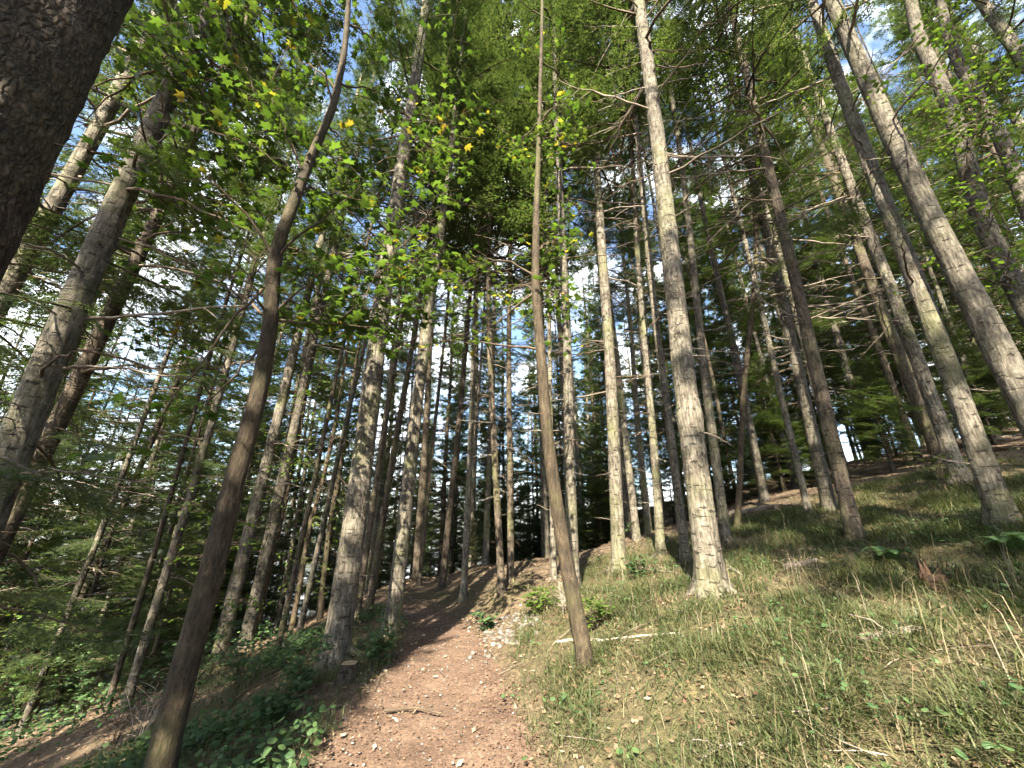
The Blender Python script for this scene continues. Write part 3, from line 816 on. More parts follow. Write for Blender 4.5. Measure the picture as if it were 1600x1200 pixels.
# unseen trees added behind and beside the viewpoint only to cast dappled shade
cb_n = 0
lit_spots = [ground_at(*q)[0] for q in ((650, 1170), (600, 1110), (830, 1000), (740, 925), (1280, 800), (1440, 800), (250, 1160), (1560, 1010), (1300, 1020), (1150, 1090), (1380, 1110), (1000, 1000))] + [at(870, 740, 5.0), at(1400, 250, 6)]  # points where the added trees leave gaps for the sun
su = np.array([math.sin(SUN_AZ), math.cos(SUN_AZ)])
def in_shaft(x, y, top=25.0, low=9.0):
    for p in lit_spots:
        q = np.array([x - p[0], y - p[1]]); D = q @ su
        if D < 0: continue
        zr = p[2] + D * math.tan(SUN_EL)
        w = 0.4 if zr < low else 1.5 * max(0.15, (top - zr) / (top - low))
        if zr < top and abs(q[0] * su[1] - q[1] * su[0]) < w: return True
    return False
BEHIND = [(-6.2, -4.5)]  # unseen tree added to throw shade on the trunks at the left edge
TREES.append((-4.1, -3.3))
conifer(-4.1, -3.3, 0.2, H=11.5, lod=2, seed=5800, cb=4.0, dead=0, variant=3, label='shorter unseen shade conifer added behind the viewpoint', name='conifer')  # added out of view to shade the maple stem while its leaves stay lit
for i, (x, y) in enumerate(BEHIND):
    TREES.append((x, y))
    conifer(x, y, 0.34, lod=2, seed=5900 + i, cb=7.5, dead=0, variant=i % 4, label='unseen shade conifer added behind the viewpoint', group='unseen shade conifers added behind the viewpoint', name='conifer')
for k in range(5000):
    y = r0.uniform(-34, -1.5); x = r0.uniform(-11, 16)
    if abs(x - xp(y)) < 1.6 or math.hypot(x, y) < 2.6: continue
    if in_shaft(x, y): continue
    if any((x - a) ** 2 + (y - b) ** 2 < 4.4 ** 2 for a, b in TREES): continue
    TREES.append((x, y))
    conifer(x, y, r0.uniform(0.25, 0.4), lod=2, seed=6000 + k, cb=r0.uniform(8, 11), dead=0, variant=k % 4, label='unseen shade conifer added behind the viewpoint', group='unseen shade conifers added behind the viewpoint', name='conifer')
    cb_n += 1

# ------------------------------------------------------------------ broadleaf trees
def leaf_outline(kind):
    if kind == 'maple':
        half = [(0, 1.0), (9, 0.70), (17, 0.66), (24, 0.50), (38, 0.66), (50, 0.95), (58, 0.68), (72, 0.52), (88, 0.55), (104, 0.66), (118, 0.42), (150, 0.26), (180, 0.08)]
    else:
        half = [(0, 1.0), (15, 0.88), (35, 0.60), (60, 0.42), (90, 0.36), (130, 0.36), (165, 0.42), (180, 0.42)]
    pts = [(r_ * math.cos(R(a)), r_ * math.sin(R(a))) for a, r_ in half]
    pts = pts + [(x_, -y_) for x_, y_ in reversed(pts[1:-1])]
    P = np.array(pts)
    if kind != 'maple': P = P * np.array([0.62, 0.9])
    c = np.array([0.12, 0.0])
    z = lambda p: -0.16 * abs(p[1]) - 0.12 * max(p[0], 0) ** 2
    T = []
    for i in range(len(P)):
        a, b = P[i], P[(i + 1) % len(P)]
        T.append([(c[0], c[1], 0.03), (a[0], a[1], z(a)), (b[0], b[1], z(b))])
    return np.array(T)
LEAF = {k: leaf_outline(k) for k in ('maple', 'oval')}
LEAF['small'] = np.array([[(0, 0, 0), (0.55, 0.33, -0.06), (1.1, 0, -0.1)], [(0, 0, 0), (1.1, 0, -0.1), (0.55, -0.33, -0.06)]])
def leaf_frames(n, r, tilt=0.45, head=None):
    """random leaf orientation matrices (n,3,3): columns = tip direction, side, normal; mostly lying flat"""
    nrm = np.stack([r.normal(0, tilt, n), r.normal(0, tilt, n), np.ones(n)], 1)
    nrm /= np.linalg.norm(nrm, axis=1)[:, None]
    a = r.uniform(0, 2 * np.pi, n) if head is None else head + r.normal(0, 0.6, n)
    t = np.stack([np.cos(a), np.sin(a), r.uniform(-0.5, 0.1, n)], 1)
    t -= nrm * (t * nrm).sum(1)[:, None]; t /= np.linalg.norm(t, axis=1)[:, None]
    return np.stack([t, np.cross(nrm, t), nrm], 2)
def place_leaves(shape, P, Fm, S):
    T = LEAF[shape]
    return np.einsum('nij,tkj->ntki', Fm * S[:, None, None], T) .reshape(-1, 3, 3) + np.repeat(P, len(T), 0)[:, None, :]
def leaf_mesh_welded(name, shape, P, Fm, S, mat):
    """each leaf one welded island so that it takes one random colour"""
    T = LEAF[shape]; k = len(T)
    flat = T.reshape(-1, 3)
    uniq, inv = np.unique(np.round(flat, 5), axis=0, return_inverse=True)
    inv = inv.reshape(-1)
    V = np.einsum('nij,tj->nti', Fm * S[:, None, None], uniq) + P[:, None, :]
    F = (inv.reshape(k, 3)[None] + (np.arange(len(P)) * len(uniq))[:, None, None]).reshape(-1, 3)
    return mesh_np(name, V.reshape(-1, 3), F, mat=mat)
def bez(p0, p1, p2, n):
    s = np.linspace(0, 1, n)[:, None]
    return (1 - s) ** 2 * p0 + 2 * s * (1 - s) * p1 + s ** 2 * p2
LEAFOBJ = {}
def leafy_tree(name, label, pix, widths, t, clusters, shape, size, leafmat, bark, cat='tree', group=None, seed=1, spread=0.5, leaves=28,
               single=0, nseg=16, twig=True, alt=None, alt_frac=0.05, limb_lo=3.2, clear=0):
    """trunk through picture points at one distance plane, limbs out to leaf clusters (world points), leaves on twigs"""
    r = np.random.default_rng(seed)
    if t is None: p, t = ground_at(*pix[0])
    p0 = at(*pix[0], t); y0 = p0[1]
    pts = []
    for q in pix:
        d = ray(*q); pts.append(np.array([0, 0, CAMZ]) + d * (y0 / d[1]))
    pts = np.array(pts)
    z0 = float(height(pts[0, 0], y0))
    base = np.array([pts[0, 0], y0, z0])
    root = empty(name, base); tag(root, label, cat, group)
    loc = pts - base
    wz = np.array(widths) * np.array([y0 / ray(*q)[1] for q in pix]) / FPX / 2
    zz = np.concatenate([[-0.4], np.linspace(0.0, loc[-1, 2], 90)])
    order = np.argsort(loc[:, 2]); lz = loc[order, 2]
    sm = lambda a: np.convolve(np.pad(a, 4, mode='edge'), np.hanning(9) / np.hanning(9).sum(), mode='valid')
    cx = sm(np.interp(zz, lz, loc[order, 0])); rr = sm(np.interp(zz, lz, wz[order]))
    cyy = 0.05 * np.sin(zz * 1.1 + seed) * np.clip(zz, 0, 1)
    cl = np.stack([cx, cyy, zz], 1)
    link('trunk', trunk_mesh(cl, rr, nseg, seed, rough=0.06, flare=0.22, mat=M[bark], lobes=4), None, root)
    LP, LH = [], []
    if clear:        # the stem stays readable: no sprays hanging straight in front of it
        kept = []
        for c in clusters:
            qx, qy, _ = project(c)
            tx_ = np.interp(-qy, [-p_[1] for p_ in pix], [p_[0] for p_ in pix])
            if abs(qx - tx_) < clear and c[1] < y0 + 0.45: continue
            if qy < 330 and abs(qx - (665 - 0.14 * qy)) < 42: continue
            kept.append(c)
        clusters = kept
    cs = [np.asarray(c) - base for c in clusters]
    cs.sort(key=lambda c: np.hypot(c[0] - np.interp(c[2], zz, cx), c[1]) + r.uniform(0, 0.6))
    nodes = np.zeros((0, 3))
    for i, c in enumerate(cs):
        sp_ = spread * r.uniform(0.7, 1.25)
        hz = np.hypot(c[0] - np.interp(c[2], zz, cx), c[1])
        az_ = c[2] - 0.55 * hz - r.uniform(0, 0.5)
        az_ = float(np.clip(az_, limb_lo + 1.2 * r.uniform() ** 2, zz[-1] * 0.995))
        a = np.array([np.interp(az_, zz, cx), np.interp(az_, zz, cyy), az_])
        ra = float(np.interp(az_, zz, rr)); r0_ = min(0.018, ra * 0.7)
        if len(nodes):       # grow from a limb that is already there when one is closer than the stem
            dd = np.linalg.norm(nodes - c, axis=1) + 0.7 * np.maximum(nodes[:, 2] - c[2] + 0.1, 0) * 2
            j = int(np.argmin(dd))
            if dd[j] < 0.8 * np.linalg.norm(a - c): a = nodes[j]; r0_ = 0.007; hz = np.linalg.norm(a - c)
        mid = (a + c) / 2 + np.array([0, 0, 0.14 * hz]) + r.normal(0, 0.09, 3) * hz
        line = bez(a, mid, c, 10) + np.concatenate([np.zeros((1, 3)), r.normal(0, 0.015, (9, 3))])
        nodes = np.concatenate([nodes, line[3:8]])
        mb = MB()
        V, Fq = tube(line, np.linspace(r0_, 0.003, 10), 5); mb.add(V, Fq)
        k = int(leaves * r.uniform(0.7, 1.3))
        ntw = 6
        hd0 = math.atan2(c[1] - a[1], c[0] - a[0])
        for q in range(ntw):
            an = hd0 + (q - ntw / 2) * 0.75 + r.uniform(-0.3, 0.3)
            st = line[r.integers(5, 10)]
            en = st + np.array([math.cos(an), math.sin(an), r.uniform(-0.35, 0.12)]) * sp_ * r.uniform(0.6, 1.1)
            tl = bez(st, (st + en) / 2 + np.array([0, 0, 0.06]), en, 5)
            V, Fq = tube(tl, np.linspace(0.0035, 0.0015, 5), 3); mb.add(V, Fq)
            m = max(2, k // ntw)
            s_ = r.uniform(0.15, 1.05, m)
            for u_ in s_:
                side = r.choice([-1, 1])
                o = np.array([-math.sin(an), math.cos(an), 0]) * side * size * r.uniform(0.4, 1.0)
                LP.append(st + (en - st) * u_ + o + np.array([0, 0, r.uniform(-0.05, 0.03)])); LH.append(an + side * 0.8)
        link('branch', mb.mesh('branch', M['twig']), None, root)
    LP = np.array(LP); LH = np.array(LH); n = len(LP)
    Fm = leaf_frames(n, r, 0.52, LH); Fm[:, :, 2] *= r.uniform(-0.5, 2.8, n)[:, None]; S = size * r.uniform(0.5, 1.2, n)
    o_order = np.argsort(np.linalg.norm(LP + base - np.array([0, 0, CAMZ]), axis=1))
    one = o_order[:single]; rest = o_order[single:]
    if alt:
        pick = r.uniform(0, 1, len(rest)) < alt_frac
        if pick.any():
            tag(link('turned_foliage', leaf_mesh_welded('turned_foliage', shape, LP[rest[pick]], Fm[rest[pick]], S[rest[pick]], M[alt]), None, root), kind='stuff')
        rest = rest[~pick]
    if len(rest):
        tag(link('foliage', leaf_mesh_welded('foliage', shape, LP[rest], Fm[rest], S[rest], M[leafmat]), None, root), kind='stuff')
    for j in one:
        mk = alt if alt and r.uniform() < alt_frac else leafmat
        key = (shape, mk)
        if key not in LEAFOBJ:
            LEAFOBJ[key] = leaf_mesh_welded('leaf', shape, np.zeros((1, 3)), np.eye(3)[None], np.ones(1), M[mk])
        lo = link('leaf', LEAFOBJ[key], None, root)
        mat4 = np.eye(4); mat4[:3, :3] = Fm[j] * S[j]; mat4[:3, 3] = LP[j]
        lo.matrix_local = Matrix(mat4.tolist())
    return root
def cl_region(x0, x1, y0, y1, t0, t1, n, seed):
    """spread n cluster centres through a slanted box of space given by its picture limits and distances"""
    r = np.random.default_rng(seed); out = []
    for i in range(n):
        out.append(at(r.uniform(x0, x1), r.uniform(y0, y1), r.uniform(t0, t1)))
    return out

leafy_tree('maple_tree', 'curved olive-brown maple with big lobed leaves in left foreground',
           [(252, 1200), (290, 1050), (322, 920), (338, 850), (362, 740), (398, 620), (424, 500), (426, 440), (436, 385), (468, 310), (492, 240), (520, 170), (535, 80), (548, -40), (560, -160)],
           [42, 37, 34, 32, 28, 25, 21, 20, 18, 15, 13, 11, 9, 6, 4], 2.75,
           cl_region(240, 700, -60, 330, 4.3, 7.0, 120, 1) + cl_region(430, 700, 280, 520, 3.9, 5.6, 40, 2) + cl_region(200, 420, 300, 600, 3.6, 5.4, 14, 3) + cl_region(300, 600, -40, 150, 3.8, 5.0, 10, 6) + cl_region(530, 720, -40, 320, 4.6, 7.0, 34, 8)
           + cl_region(210, 330, 620, 760, 2.8, 3.6, 3, 4) + cl_region(150, 330, 40, 300, 3.8, 5.2, 10, 5),
           'maple', 0.086, 'maple_leaf', 'maple_bark', seed=5, spread=0.55, leaves=36, single=300, nseg=32, alt='yellow_leaf', alt_frac=0.03, clear=75)
leafy_tree('slender_maple', 'slender curved trunk with sunlit middle, at right path edge',
           [(917, 1035), (895, 930), (880, 850), (866, 760), (853, 660), (845, 560), (836, 450), (838, 330), (842, 220), (846, 60), (850, -160)],
           [27, 24, 22, 20, 18, 16, 13, 10, 7, 5, 2.5], None,
           cl_region(680, 900, 380, 540, 4.6, 6.4, 22, 12) + cl_region(770, 910, 60, 380, 6.0, 8.5, 20, 13), 'maple', 0.075, 'maple_leaf', 'maple_bark', seed=7, spread=0.5, leaves=24, nseg=26,
           alt='yellow_leaf', alt_frac=0.08)
leafy_tree('beech_tree', 'slender sunlit beech at upper right with bright leaf sprays', [(1640, 560), (1600, 480), (1540, 340), (1490, 200), (1440, 60), (1410, -60)],
           [26, 25, 23, 20, 16, 12], 6.2, cl_region(1380, 1600, 110, 470, 5.0, 7.5, 36, 21), 'oval', 0.075, 'beech_leaf', 'fir_bark', seed=9, spread=0.5, leaves=40)
leafy_tree('beech_tree', 'thin beech closest to the upper right corner', [(1690, 480), (1600, 310), (1545, 190), (1490, 70), (1460, -20)],
           [20, 18, 16, 13, 10], 6.6, cl_region(1400, 1600, -30, 330, 6, 9, 26, 22), 'oval', 0.075, 'beech_leaf', 'fir_bark', seed=10, spread=0.5, leaves=40)
leafy_tree('beech_tree', 'thin leafy beech rising behind the burl tree with bright high leaves', [(1150, 830), (1165, 600), (1180, 400), (1186, 250), (1188, 100)],
           [9, 8, 7, 6, 5], None, cl_region(1090, 1270, 60, 230, 7.5, 10.5, 22, 23), 'oval', 0.085, 'beech_leaf', 'maple_bark', seed=11, spread=0.7, leaves=46)
for i, (bx, by, tx, n, lab) in enumerate([(455, 985, 525, 16, 'young beech with pale green leaves left of the stout pale fir'),
                                          (500, 968, 545, 14, 'young beech nearest the stout pale fir, on the slope side'),
                                          (400, 1000, 470, 12, 'young beech behind the grey sunlit-foot fir'),
                                          (300, 1075, 370, 12, 'young beech just behind the curved maple trunk')]):
    p, t = ground_at(bx, by)
    leafy_tree('young_beech', lab, [(bx, by), ((bx + tx) / 2 - 6, by - 150), (tx, by - 330), (tx + 25, by - 480)], [9, 8, 6, 3], None,
               cl_region(bx - 25, tx + 45, by - 420, by - 60, t * 0.9, t * 1.25, n, 30 + i), 'small', 0.085, 'beech_leaf', 'maple_bark', seed=40 + i, spread=0.65, leaves=60, nseg=8)

# ------------------------------------------------------------------ young firs under the big ones
def young_fir(x, y, h, label, group=None, seed=0):
    r = random.Random(seed)
    root = empty('young_fir', (x, y, float(height(x, y)))); tag(root, label, 'tree', group)
    z = np.linspace(-0.2, h * 0.97, 14)
    link('trunk', trunk_mesh(np.stack([0 * z, 0 * z, z], 1), np.clip(0.012 * h * (1 - z / h), 0.004, 1), 7, seed, mat=M['brown_bark']), None, root)
    c = link('crown', SAPLING, None, root); c.location = (0, 0, 0.06 * h)
    q = h * 0.94 / 6.0; c.scale = (q * r.uniform(0.9, 1.3), q * r.uniform(0.9, 1.3), q); c.rotation_euler = (0, 0, r.uniform(0, 6.28))
for i, (bx, by, t, h, lab) in enumerate([
        (230, 1060, 8.5, 5.0, 'young fir left of the slim fir down the slope'),
        (120, 1000, 9.5, 6.5, 'taller young fir on the left slope under the thick trunk'),
        (290, 1010, 11, 6.5, 'young fir seen left of the curved maple trunk'),
        (370, 985, 13, 6.0, 'young fir seen between maple and grey firs'),
        (1395, 735, None, 4.0, 'sunlit young fir on the ridge right of the dark fir'),
        (1225, 790, 15, 4.0, 'young fir behind the narrow sunlit fir'),
        (760, 880, 17, 3.6, 'young fir behind the red-brown conifers beyond the bank'),
        (930, 870, 18, 4.2, 'young fir in the stand behind the curved trunk'),
        (1130, 800, 19, 4.5, 'young fir far behind the burl tree')]):
    p = ground_at(bx, by)[0] if t is None else at(bx, by, t)
    young_fir(p[0], p[1], h, lab, seed=70 + i)
r1 = random.Random(8)
n_left = 0
for k in range(88):
    for _ in range(300):
        y = r1.uniform(9, 40); x = r1.uniform(-40, 40)
        if abs(x) > 1.35 * y: continue
        dist = math.hypot(x, y); px = project((x, y, float(height(x, y))))[0]
        if px < 560 and n_left >= 12: continue
        if dist < (14 if px < 500 else 16): continue
        if y < 21 and abs(x - xp(y)) < 1.6: continue
        if k > 46 and (px < (900 if k < 72 else 620) or px > (9999 if k < 72 else 1250) or dist > 28): continue
        break
    n_left += px < 560
    zn = next(q for q in zones if q[0] <= px < q[1])
    hh = r1.uniform(2.2, 5.5)
    look = ('low ' if hh < 3.3 else 'half-grown ' if hh < 4.4 else 'tall young ') + ('nearer ' if dist < 22 else 'distant ') + 'understorey fir '
    young_fir(x, y, hh, look + zn[2].split('conifer ', 1)[1], look + zn[3].split('conifers ', 1)[1], seed=900 + k)

# ------------------------------------------------------------------ ground cover
def blades(n, r, xs, ys, hmin, hmax, w, name, mat, lean=0.6):
    z = surf(xs, ys)
    a = r.uniform(0, 2 * np.pi, n); hgt = r.uniform(hmin, hmax, n) * r.uniform(0.5, 1, n)
    dx, dy = np.cos(a), np.sin(a)
    ln = r.uniform(0.15, lean * 1.6, n) * hgt
    sx, sy = -dy * w * r.uniform(0.6, 1.3, n), dx * w * r.uniform(0.6, 1.3, n)
    B = np.stack([xs, ys, z - 0.01], 1); Sd = np.stack([sx, sy, 0 * sx], 1)
    mid = B + np.stack([dx * ln * 0.35, dy * ln * 0.35, hgt * 0.6], 1)
    tip = B + np.stack([dx * ln * 1.15, dy * ln * 1.15, hgt * r.uniform(0.6, 1.0, n)], 1)
    V = np.stack([B - Sd, B + Sd, mid - Sd * 0.8, mid + Sd * 0.8, tip], 1).reshape(-1, 3)
    o = np.arange(n)[:, None, None] * 5
    F = (np.array([[0, 1, 3], [0, 3, 2], [2, 3, 4]])[None] + o).reshape(-1, 3)
    return tag(link(name, mesh_np(name, V, F, mat=mat)), kind='stuff')
def scatter(n, r, dens, near=1.0, x0=-9, x1=16, y0=1.2, y1=16):
    """points by density function, more of them close by"""
    X, Y = [], []; got = 0
    while got < n:
        m = n * 3
        y = y0 + (y1 - y0) * r.uniform(0, 1, m) ** near; x = r.uniform(x0, x1, m)
        keep = (np.abs(x) < 1.5 * y + 2.0) & (r.uniform(0, 1, m) < dens(x, y))
        X.append(x[keep]); Y.append(y[keep]); got += keep.sum()
    return np.concatenate(X)[:n], np.concatenate(Y)[:n]
rg = np.random.default_rng(77)
tuft = lambda x, y, s, f: np.clip((vnoise(x * f, y * f, s) - 0.35) * 2.6, 0.10, 1)
gd = lambda x, y: grassiness(x, y) ** 1.5 * (x - xp(y) > pw(y) * 0.95) * tuft(x, y, 5, 2.3)
xs, ys = scatter(90000, rg, gd, 1.5, 0, 13, 1.3, 12)
tag(blades(90000, rg, xs, ys, 0.05, 0.21, 0.0034, 'grass', M['grass'], 1.6), 'short green woodland grass covering the slope right of the path', 'grass')
gd2 = lambda x, y: grassiness(x, y) * (x - xp(y) > pw(y) * 0.9) * tuft(x, y, 15, 1.6)
xs, ys = scatter(21000, rg, gd2, 1.4, 0, 13, 1.3, 12)
tag(blades(21000, rg, xs, ys, 0.03, 0.17, 0.0032, 'dry_grass', M['dry_grass'], 2.6), 'straw coloured dry grass mixed into the green on the slope', 'grass')
xs, ys = scatter(1500, rg, gd2, 1.4, 0, 12, 1.6, 10)
tag(blades(1500, rg, xs, ys, 0.3, 0.62, 0.0022, 'grass_stalks', M['dry_grass'], 0.5), 'long thin bent grass stalks standing above the turf', 'grass')
# left verge
lv = lambda x, y: ((xp(y) - x > pw(y) * 1.0) & (xp(y) - x < 4.5)) * tuft(x, y, 25, 1.8) * np.clip(1.3 - (xp(y) - x) / 4.5, 0.1, 1)
xs, ys = scatter(14000, rg, lv, 1.3, -8, 0, 1.5, 10)
tag(blades(14000, rg, xs, ys, 0.06, 0.28, 0.0032, 'verge_grass', M['grass'], 1.0), 'thin grass along the left verge of the path', 'grass')
# leafy herbs
def herbs(n, dens, box, name, label, size, hmax, seed, mat='herb_leaf'):
    r = np.random.default_rng(seed)
    xs, ys = scatter(n, r, dens, 1.3, *box)
    k = 5
    P = np.repeat(np.stack([xs, ys, surf(xs, ys)], 1), k, 0)
    m = len(P)
    hh = np.repeat(r.uniform(0.25, 1.0, n) * hmax, k)
    P = P + np.stack([r.normal(0, 0.07, m), r.normal(0, 0.07, m), hh * r.uniform(0.5, 1.0, m)], 1)
    me = leaf_mesh_welded(name, 'oval', P, leaf_frames(m, r, 0.4), size * r.uniform(0.5, 1.2, m), M[mat])
    return tag(link(name, me), label, 'plants', kind='stuff')
hl = lambda x, y: ((xp(y) - x > pw(y) * 0.98) & (xp(y) - x < pw(y) + 2.4)) * np.clip((vnoise(x * 1.1, y * 1.1, 33) - 0.38) * 4, 0, 1)
herbs(1300, hl, (-6, 0, 1.6, 9), 'bramble_patch', 'low leafy brambles along the left edge of the path', 0.07, 0.28, 3)
herbs(500, lambda x, y: gd(x, y) * np.clip((vnoise(x * 0.9, y * 0.9, 53) - 0.5) * 5, 0, 1), (0, 10, 1.6, 9), 'herb_patch', 'small leafy herbs among the grass on the right', 0.045, 0.12, 4)
hs = lambda x, y: (xp(y) - x > 2.2) * np.clip((vnoise(x * 0.6, y * 0.6, 35) - 0.35) * 3, 0, 1)
herbs(900, hs, (-14, -2.5, 2, 14), 'slope_undergrowth', 'leafy undergrowth on the left slope below the path', 0.085, 0.55, 6)
# fallen leaves, twigs, pebbles
def flat_leaves(n, dens, box, size, name, label, mat, seed, near=1.3):
    r = np.random.default_rng(seed)
    xs, ys = scatter(n, r, dens, near, *box)
    P = np.stack([xs, ys, surf(xs, ys) + 0.012 + r.uniform(0, 0.012, n)], 1)
    me = leaf_mesh_welded(name, 'small', P, leaf_frames(n, r, 0.35), size * r.uniform(0.4, 1.3, n), M[mat])
    return tag(link(name, me), label, 'leaves', kind='stuff')
onp = lambda x, y: np.abs(x - xp(y)) < pw(y) * 1.1
edge = lambda x, y: 0.2 + 0.8 * np.clip(np.abs(x - xp(y)) / pw(y), 0, 1) ** 2
flat_leaves(9000, lambda x, y: onp(x, y) * edge(x, y), (-8, 2, 1.4, 14), 0.022, 'path_litter', 'small brown leaf bits strewn over the path', 'dark_leaf', 7)
flat_leaves(260, lambda x, y: (np.abs(x - xp(y)) < pw(y) * 1.5) * edge(x, y), (-8, 3, 1.6, 10), 0.055, 'pale_leaves', 'pale dry fallen leaves on the path and its edges', 'pale_leaf', 9)
flat_leaves(26000, lambda x, y: (np.abs(x - xp(y)) > pw(y)) * (1.1 - grassiness(x, y)), (-14, 18, 2, 20), 0.055, 'leaf_litter', 'brown leaf litter carpeting the forest floor', 'fallen_leaf', 8)
flat_leaves(13000, lambda x, y: grassiness(x, y), (0, 12, 1.4, 10), 0.040, 'leaves_in_grass', 'brown fallen leaves caught in the grass', 'fallen_leaf', 10)
r = np.random.default_rng(91)
mb = MB()
xs, ys = scatter(900, r, lambda x, y: 0.25 + 0.75 * (np.abs(x - xp(y)) > pw(y)), 1.4, -12, 14, 1.6, 15)
for x, y in zip(xs, ys):
    l = r.uniform(0.08, 0.45); a = r.uniform(0, 6.28)
    q = np.linspace(-0.5, 0.5, 4)
    lx = x + q * l * math.cos(a) + r.normal(0, 0.02 * l, 4); ly = y + q * l * math.sin(a) + r.normal(0, 0.02 * l, 4)
    V, Fq = tube(np.stack([lx, ly, surf(lx, ly) + 0.015 + r.uniform(0, 0.03)], 1), np.linspace(0.005, 0.0025, 4), 3); mb.add(V, Fq)
tag(link('twig_litter', mb.mesh('twig_litter', M['dead_wood'])), 'thin dead twigs scattered over the ground', 'twigs', kind='stuff')
def stone_tris(r):
    """small irregular stone: squashed, jittered octahedron subdivided once"""
    v = np.array([(1, 0, 0), (-1, 0, 0), (0, 1, 0), (0, -1, 0), (0, 0, 1), (0, 0, -1)], float)
    f = [(0, 2, 4), (2, 1, 4), (1, 3, 4), (3, 0, 4), (2, 0, 5), (1, 2, 5), (3, 1, 5), (0, 3, 5)]
    e = {}; V = list(v); F = []
    def mid(a, b):
        k = (min(a, b), max(a, b))
        if k not in e:
            m_ = V[a] + V[b]; e[k] = len(V); V.append(m_ / np.linalg.norm(m_))
        return e[k]
    for a, b, c in f:
        ab, bc, ca = mid(a, b), mid(b, c), mid(c, a)
        F += [(a, ab, ca), (ab, b, bc), (ca, bc, c), (ab, bc, ca)]
    V = np.array(V); V *= r.uniform(0.75, 1.2, (len(V), 1))
    return V * np.array([1, r.uniform(0.6, 0.9), r.uniform(0.4, 0.7)]), np.array(F)
def stones(name, label, pts, smin, smax, seed):
    r = np.random.default_rng(seed); mb = MB()
    for x, y in pts:
        V, F_ = stone_tris(r); s_ = r.uniform(smin, smax)
        V = (V * s_) @ rotz(r.uniform(0, 6)).T + np.array([x, y, float(surf(x, y)) + s_ * 0.12])
        mb.add(V, F_)
    tag(link(name, mb.mesh(name, M['stone'], smooth=False)), label, 'stones', kind='stuff')
pc = ground_at(795, 985)[0]
stones('stone_rubble', 'patch of small pale stones at the right path edge', [(pc[0] + r.normal(0, 0.26), pc[1] + r.normal(0, 0.45)) for _ in range(170)], 0.015, 0.05, 3)
xs, ys = scatter(700, r, onp, 1.3, -6, 2, 1.6, 10)
stones('pebbles', 'tiny pebbles pressed into the path', list(zip(xs, ys)), 0.006, 0.016, 4)

# ------------------------------------------------------------------ fallen wood, stumps, plants
def fallen(name, label, cat, pix, rad, mat, seed, sides=0, lift=0.5, group=None):
    r = np.random.default_rng(seed)
    G = np.array([ground_at(*q)[0] for q in pix])
    n = 16; s = np.linspace(0, 1, n); k = np.linspace(0, 1, len(G))
    L = np.stack([np.interp(s, k, G[:, j]) for j in range(2)], 1) + r.normal(0, rad * 0.25, (n, 2))
    z = height(L[:, 0], L[:, 1])
    z = np.maximum(z, np.linspace(z[0], z[-1], n)) + rad * lift
    base = np.array([L[0, 0], L[0, 1], z[0]])
    root = empty(name, base); tag(root, label, cat, group)
    line = np.stack([L[:, 0], L[:, 1], z], 1) - base
    rr = rad * np.linspace(1, 0.6, n) * (1 + r.normal(0, 0.06, n)); rr[0] *= 0.85
    V, Fq = tube(line, rr, 9)
    cap = np.array([[0, 1, 2, 3]]) * 0
    mb = MB(); mb.add(V, Fq)
    for end in (0, n - 1):
        c = line[end]; ids = np.arange(end * 9, end * 9 + 9)
        VV = np.concatenate([V[ids], [c]]); mb.add(VV, np.array([(j, (j + 1) % 9, 9, 9) for j in range(9)])[:, :3].repeat(1, 0)[:, [0, 1, 2, 2]][:, :4])
    me = bpy.data.meshes.new('stem')
    allV = np.concatenate(mb.V); allF = [tuple(dict.fromkeys(f)) for f in np.concatenate(mb.F).tolist()]
    me.from_pydata(allV.tolist(), [], allF); me.materials.append(M[mat])
    for p_ in me.polygons: p_.use_smooth = True
    link('stem', me, None, root)
    for q in range(sides):
        j = r.integers(2, n - 2); l = min(0.3, rad * r.uniform(4, 10)); a = r.uniform(0, 6.28)
        d = np.array([math.cos(a), math.sin(a), r.uniform(0.0, 0.5)])
        pl = line[j] + np.linspace(0, 1, 5)[:, None] * d * l + np.concatenate([[[0, 0, 0]], r.normal(0, 0.02, (4, 3))])
        V, Fq = tube(pl, np.linspace(min(0.009, rad * 0.3), 0.002, 5), 4); m2 = MB(); m2.add(V, Fq)
        link('side_twig', m2.mesh('side_twig', M[mat]), None, root)
    return root
fallen('fallen_branch', 'pale peeled branch lying in grass right of the slender curved trunk', 'branch', [(868, 1005), (960, 1000), (1060, 992)], 0.016, 'pale_wood', 1, 1)
fallen('fallen_branch', 'weathered pale branch with splintered end lying in the right grass', 'branch', [(1345, 1000), (1400, 995), (1440, 988)], 0.028, 'dead_wood', 2, 6)
fallen('fallen_branch', 'dark rotting branch debris in the grass right of the burl tree', 'branch', [(1225, 890), (1250, 884), (1280, 878)], 0.04, 'dead_wood', 3, 5)
fallen('fallen_log', 'log lying on the ridge right of the burl tree', 'log', [(1140, 806), (1180, 800), (1215, 795)], 0.10, 'dead_wood', 4, 2)
fallen('fallen_log', 'long dark log on the upper right ridge', 'log', [(1540, 690), (1570, 684), (1605, 678)], 0.10, 'dead_wood', 5, 1)
fallen('fallen_log', 'second dark log lying below the ridge log at the right edge', 'log', [(1550, 706), (1580, 702), (1612, 698)], 0.09, 'rotten_wood', 6, 1)
fallen('fallen_log', 'sunlit log on the slope left behind the stout pale fir', 'log', [(425, 1030), (455, 1014), (495, 1000)], 0.07, 'dead_wood', 7, 2)
fallen('fallen_branch', 'grey branch lying at the foot of the burl tree on the right', 'branch', [(1128, 872), (1140, 888), (1160, 900)], 0.02, 'pale_wood', 8, 3)
fallen('fallen_branch', 'dark twiggy branch between slender curved trunk and burl tree', 'branch', [(985, 885), (1020, 893), (1060, 900)], 0.025, 'dead_wood', 9, 6)
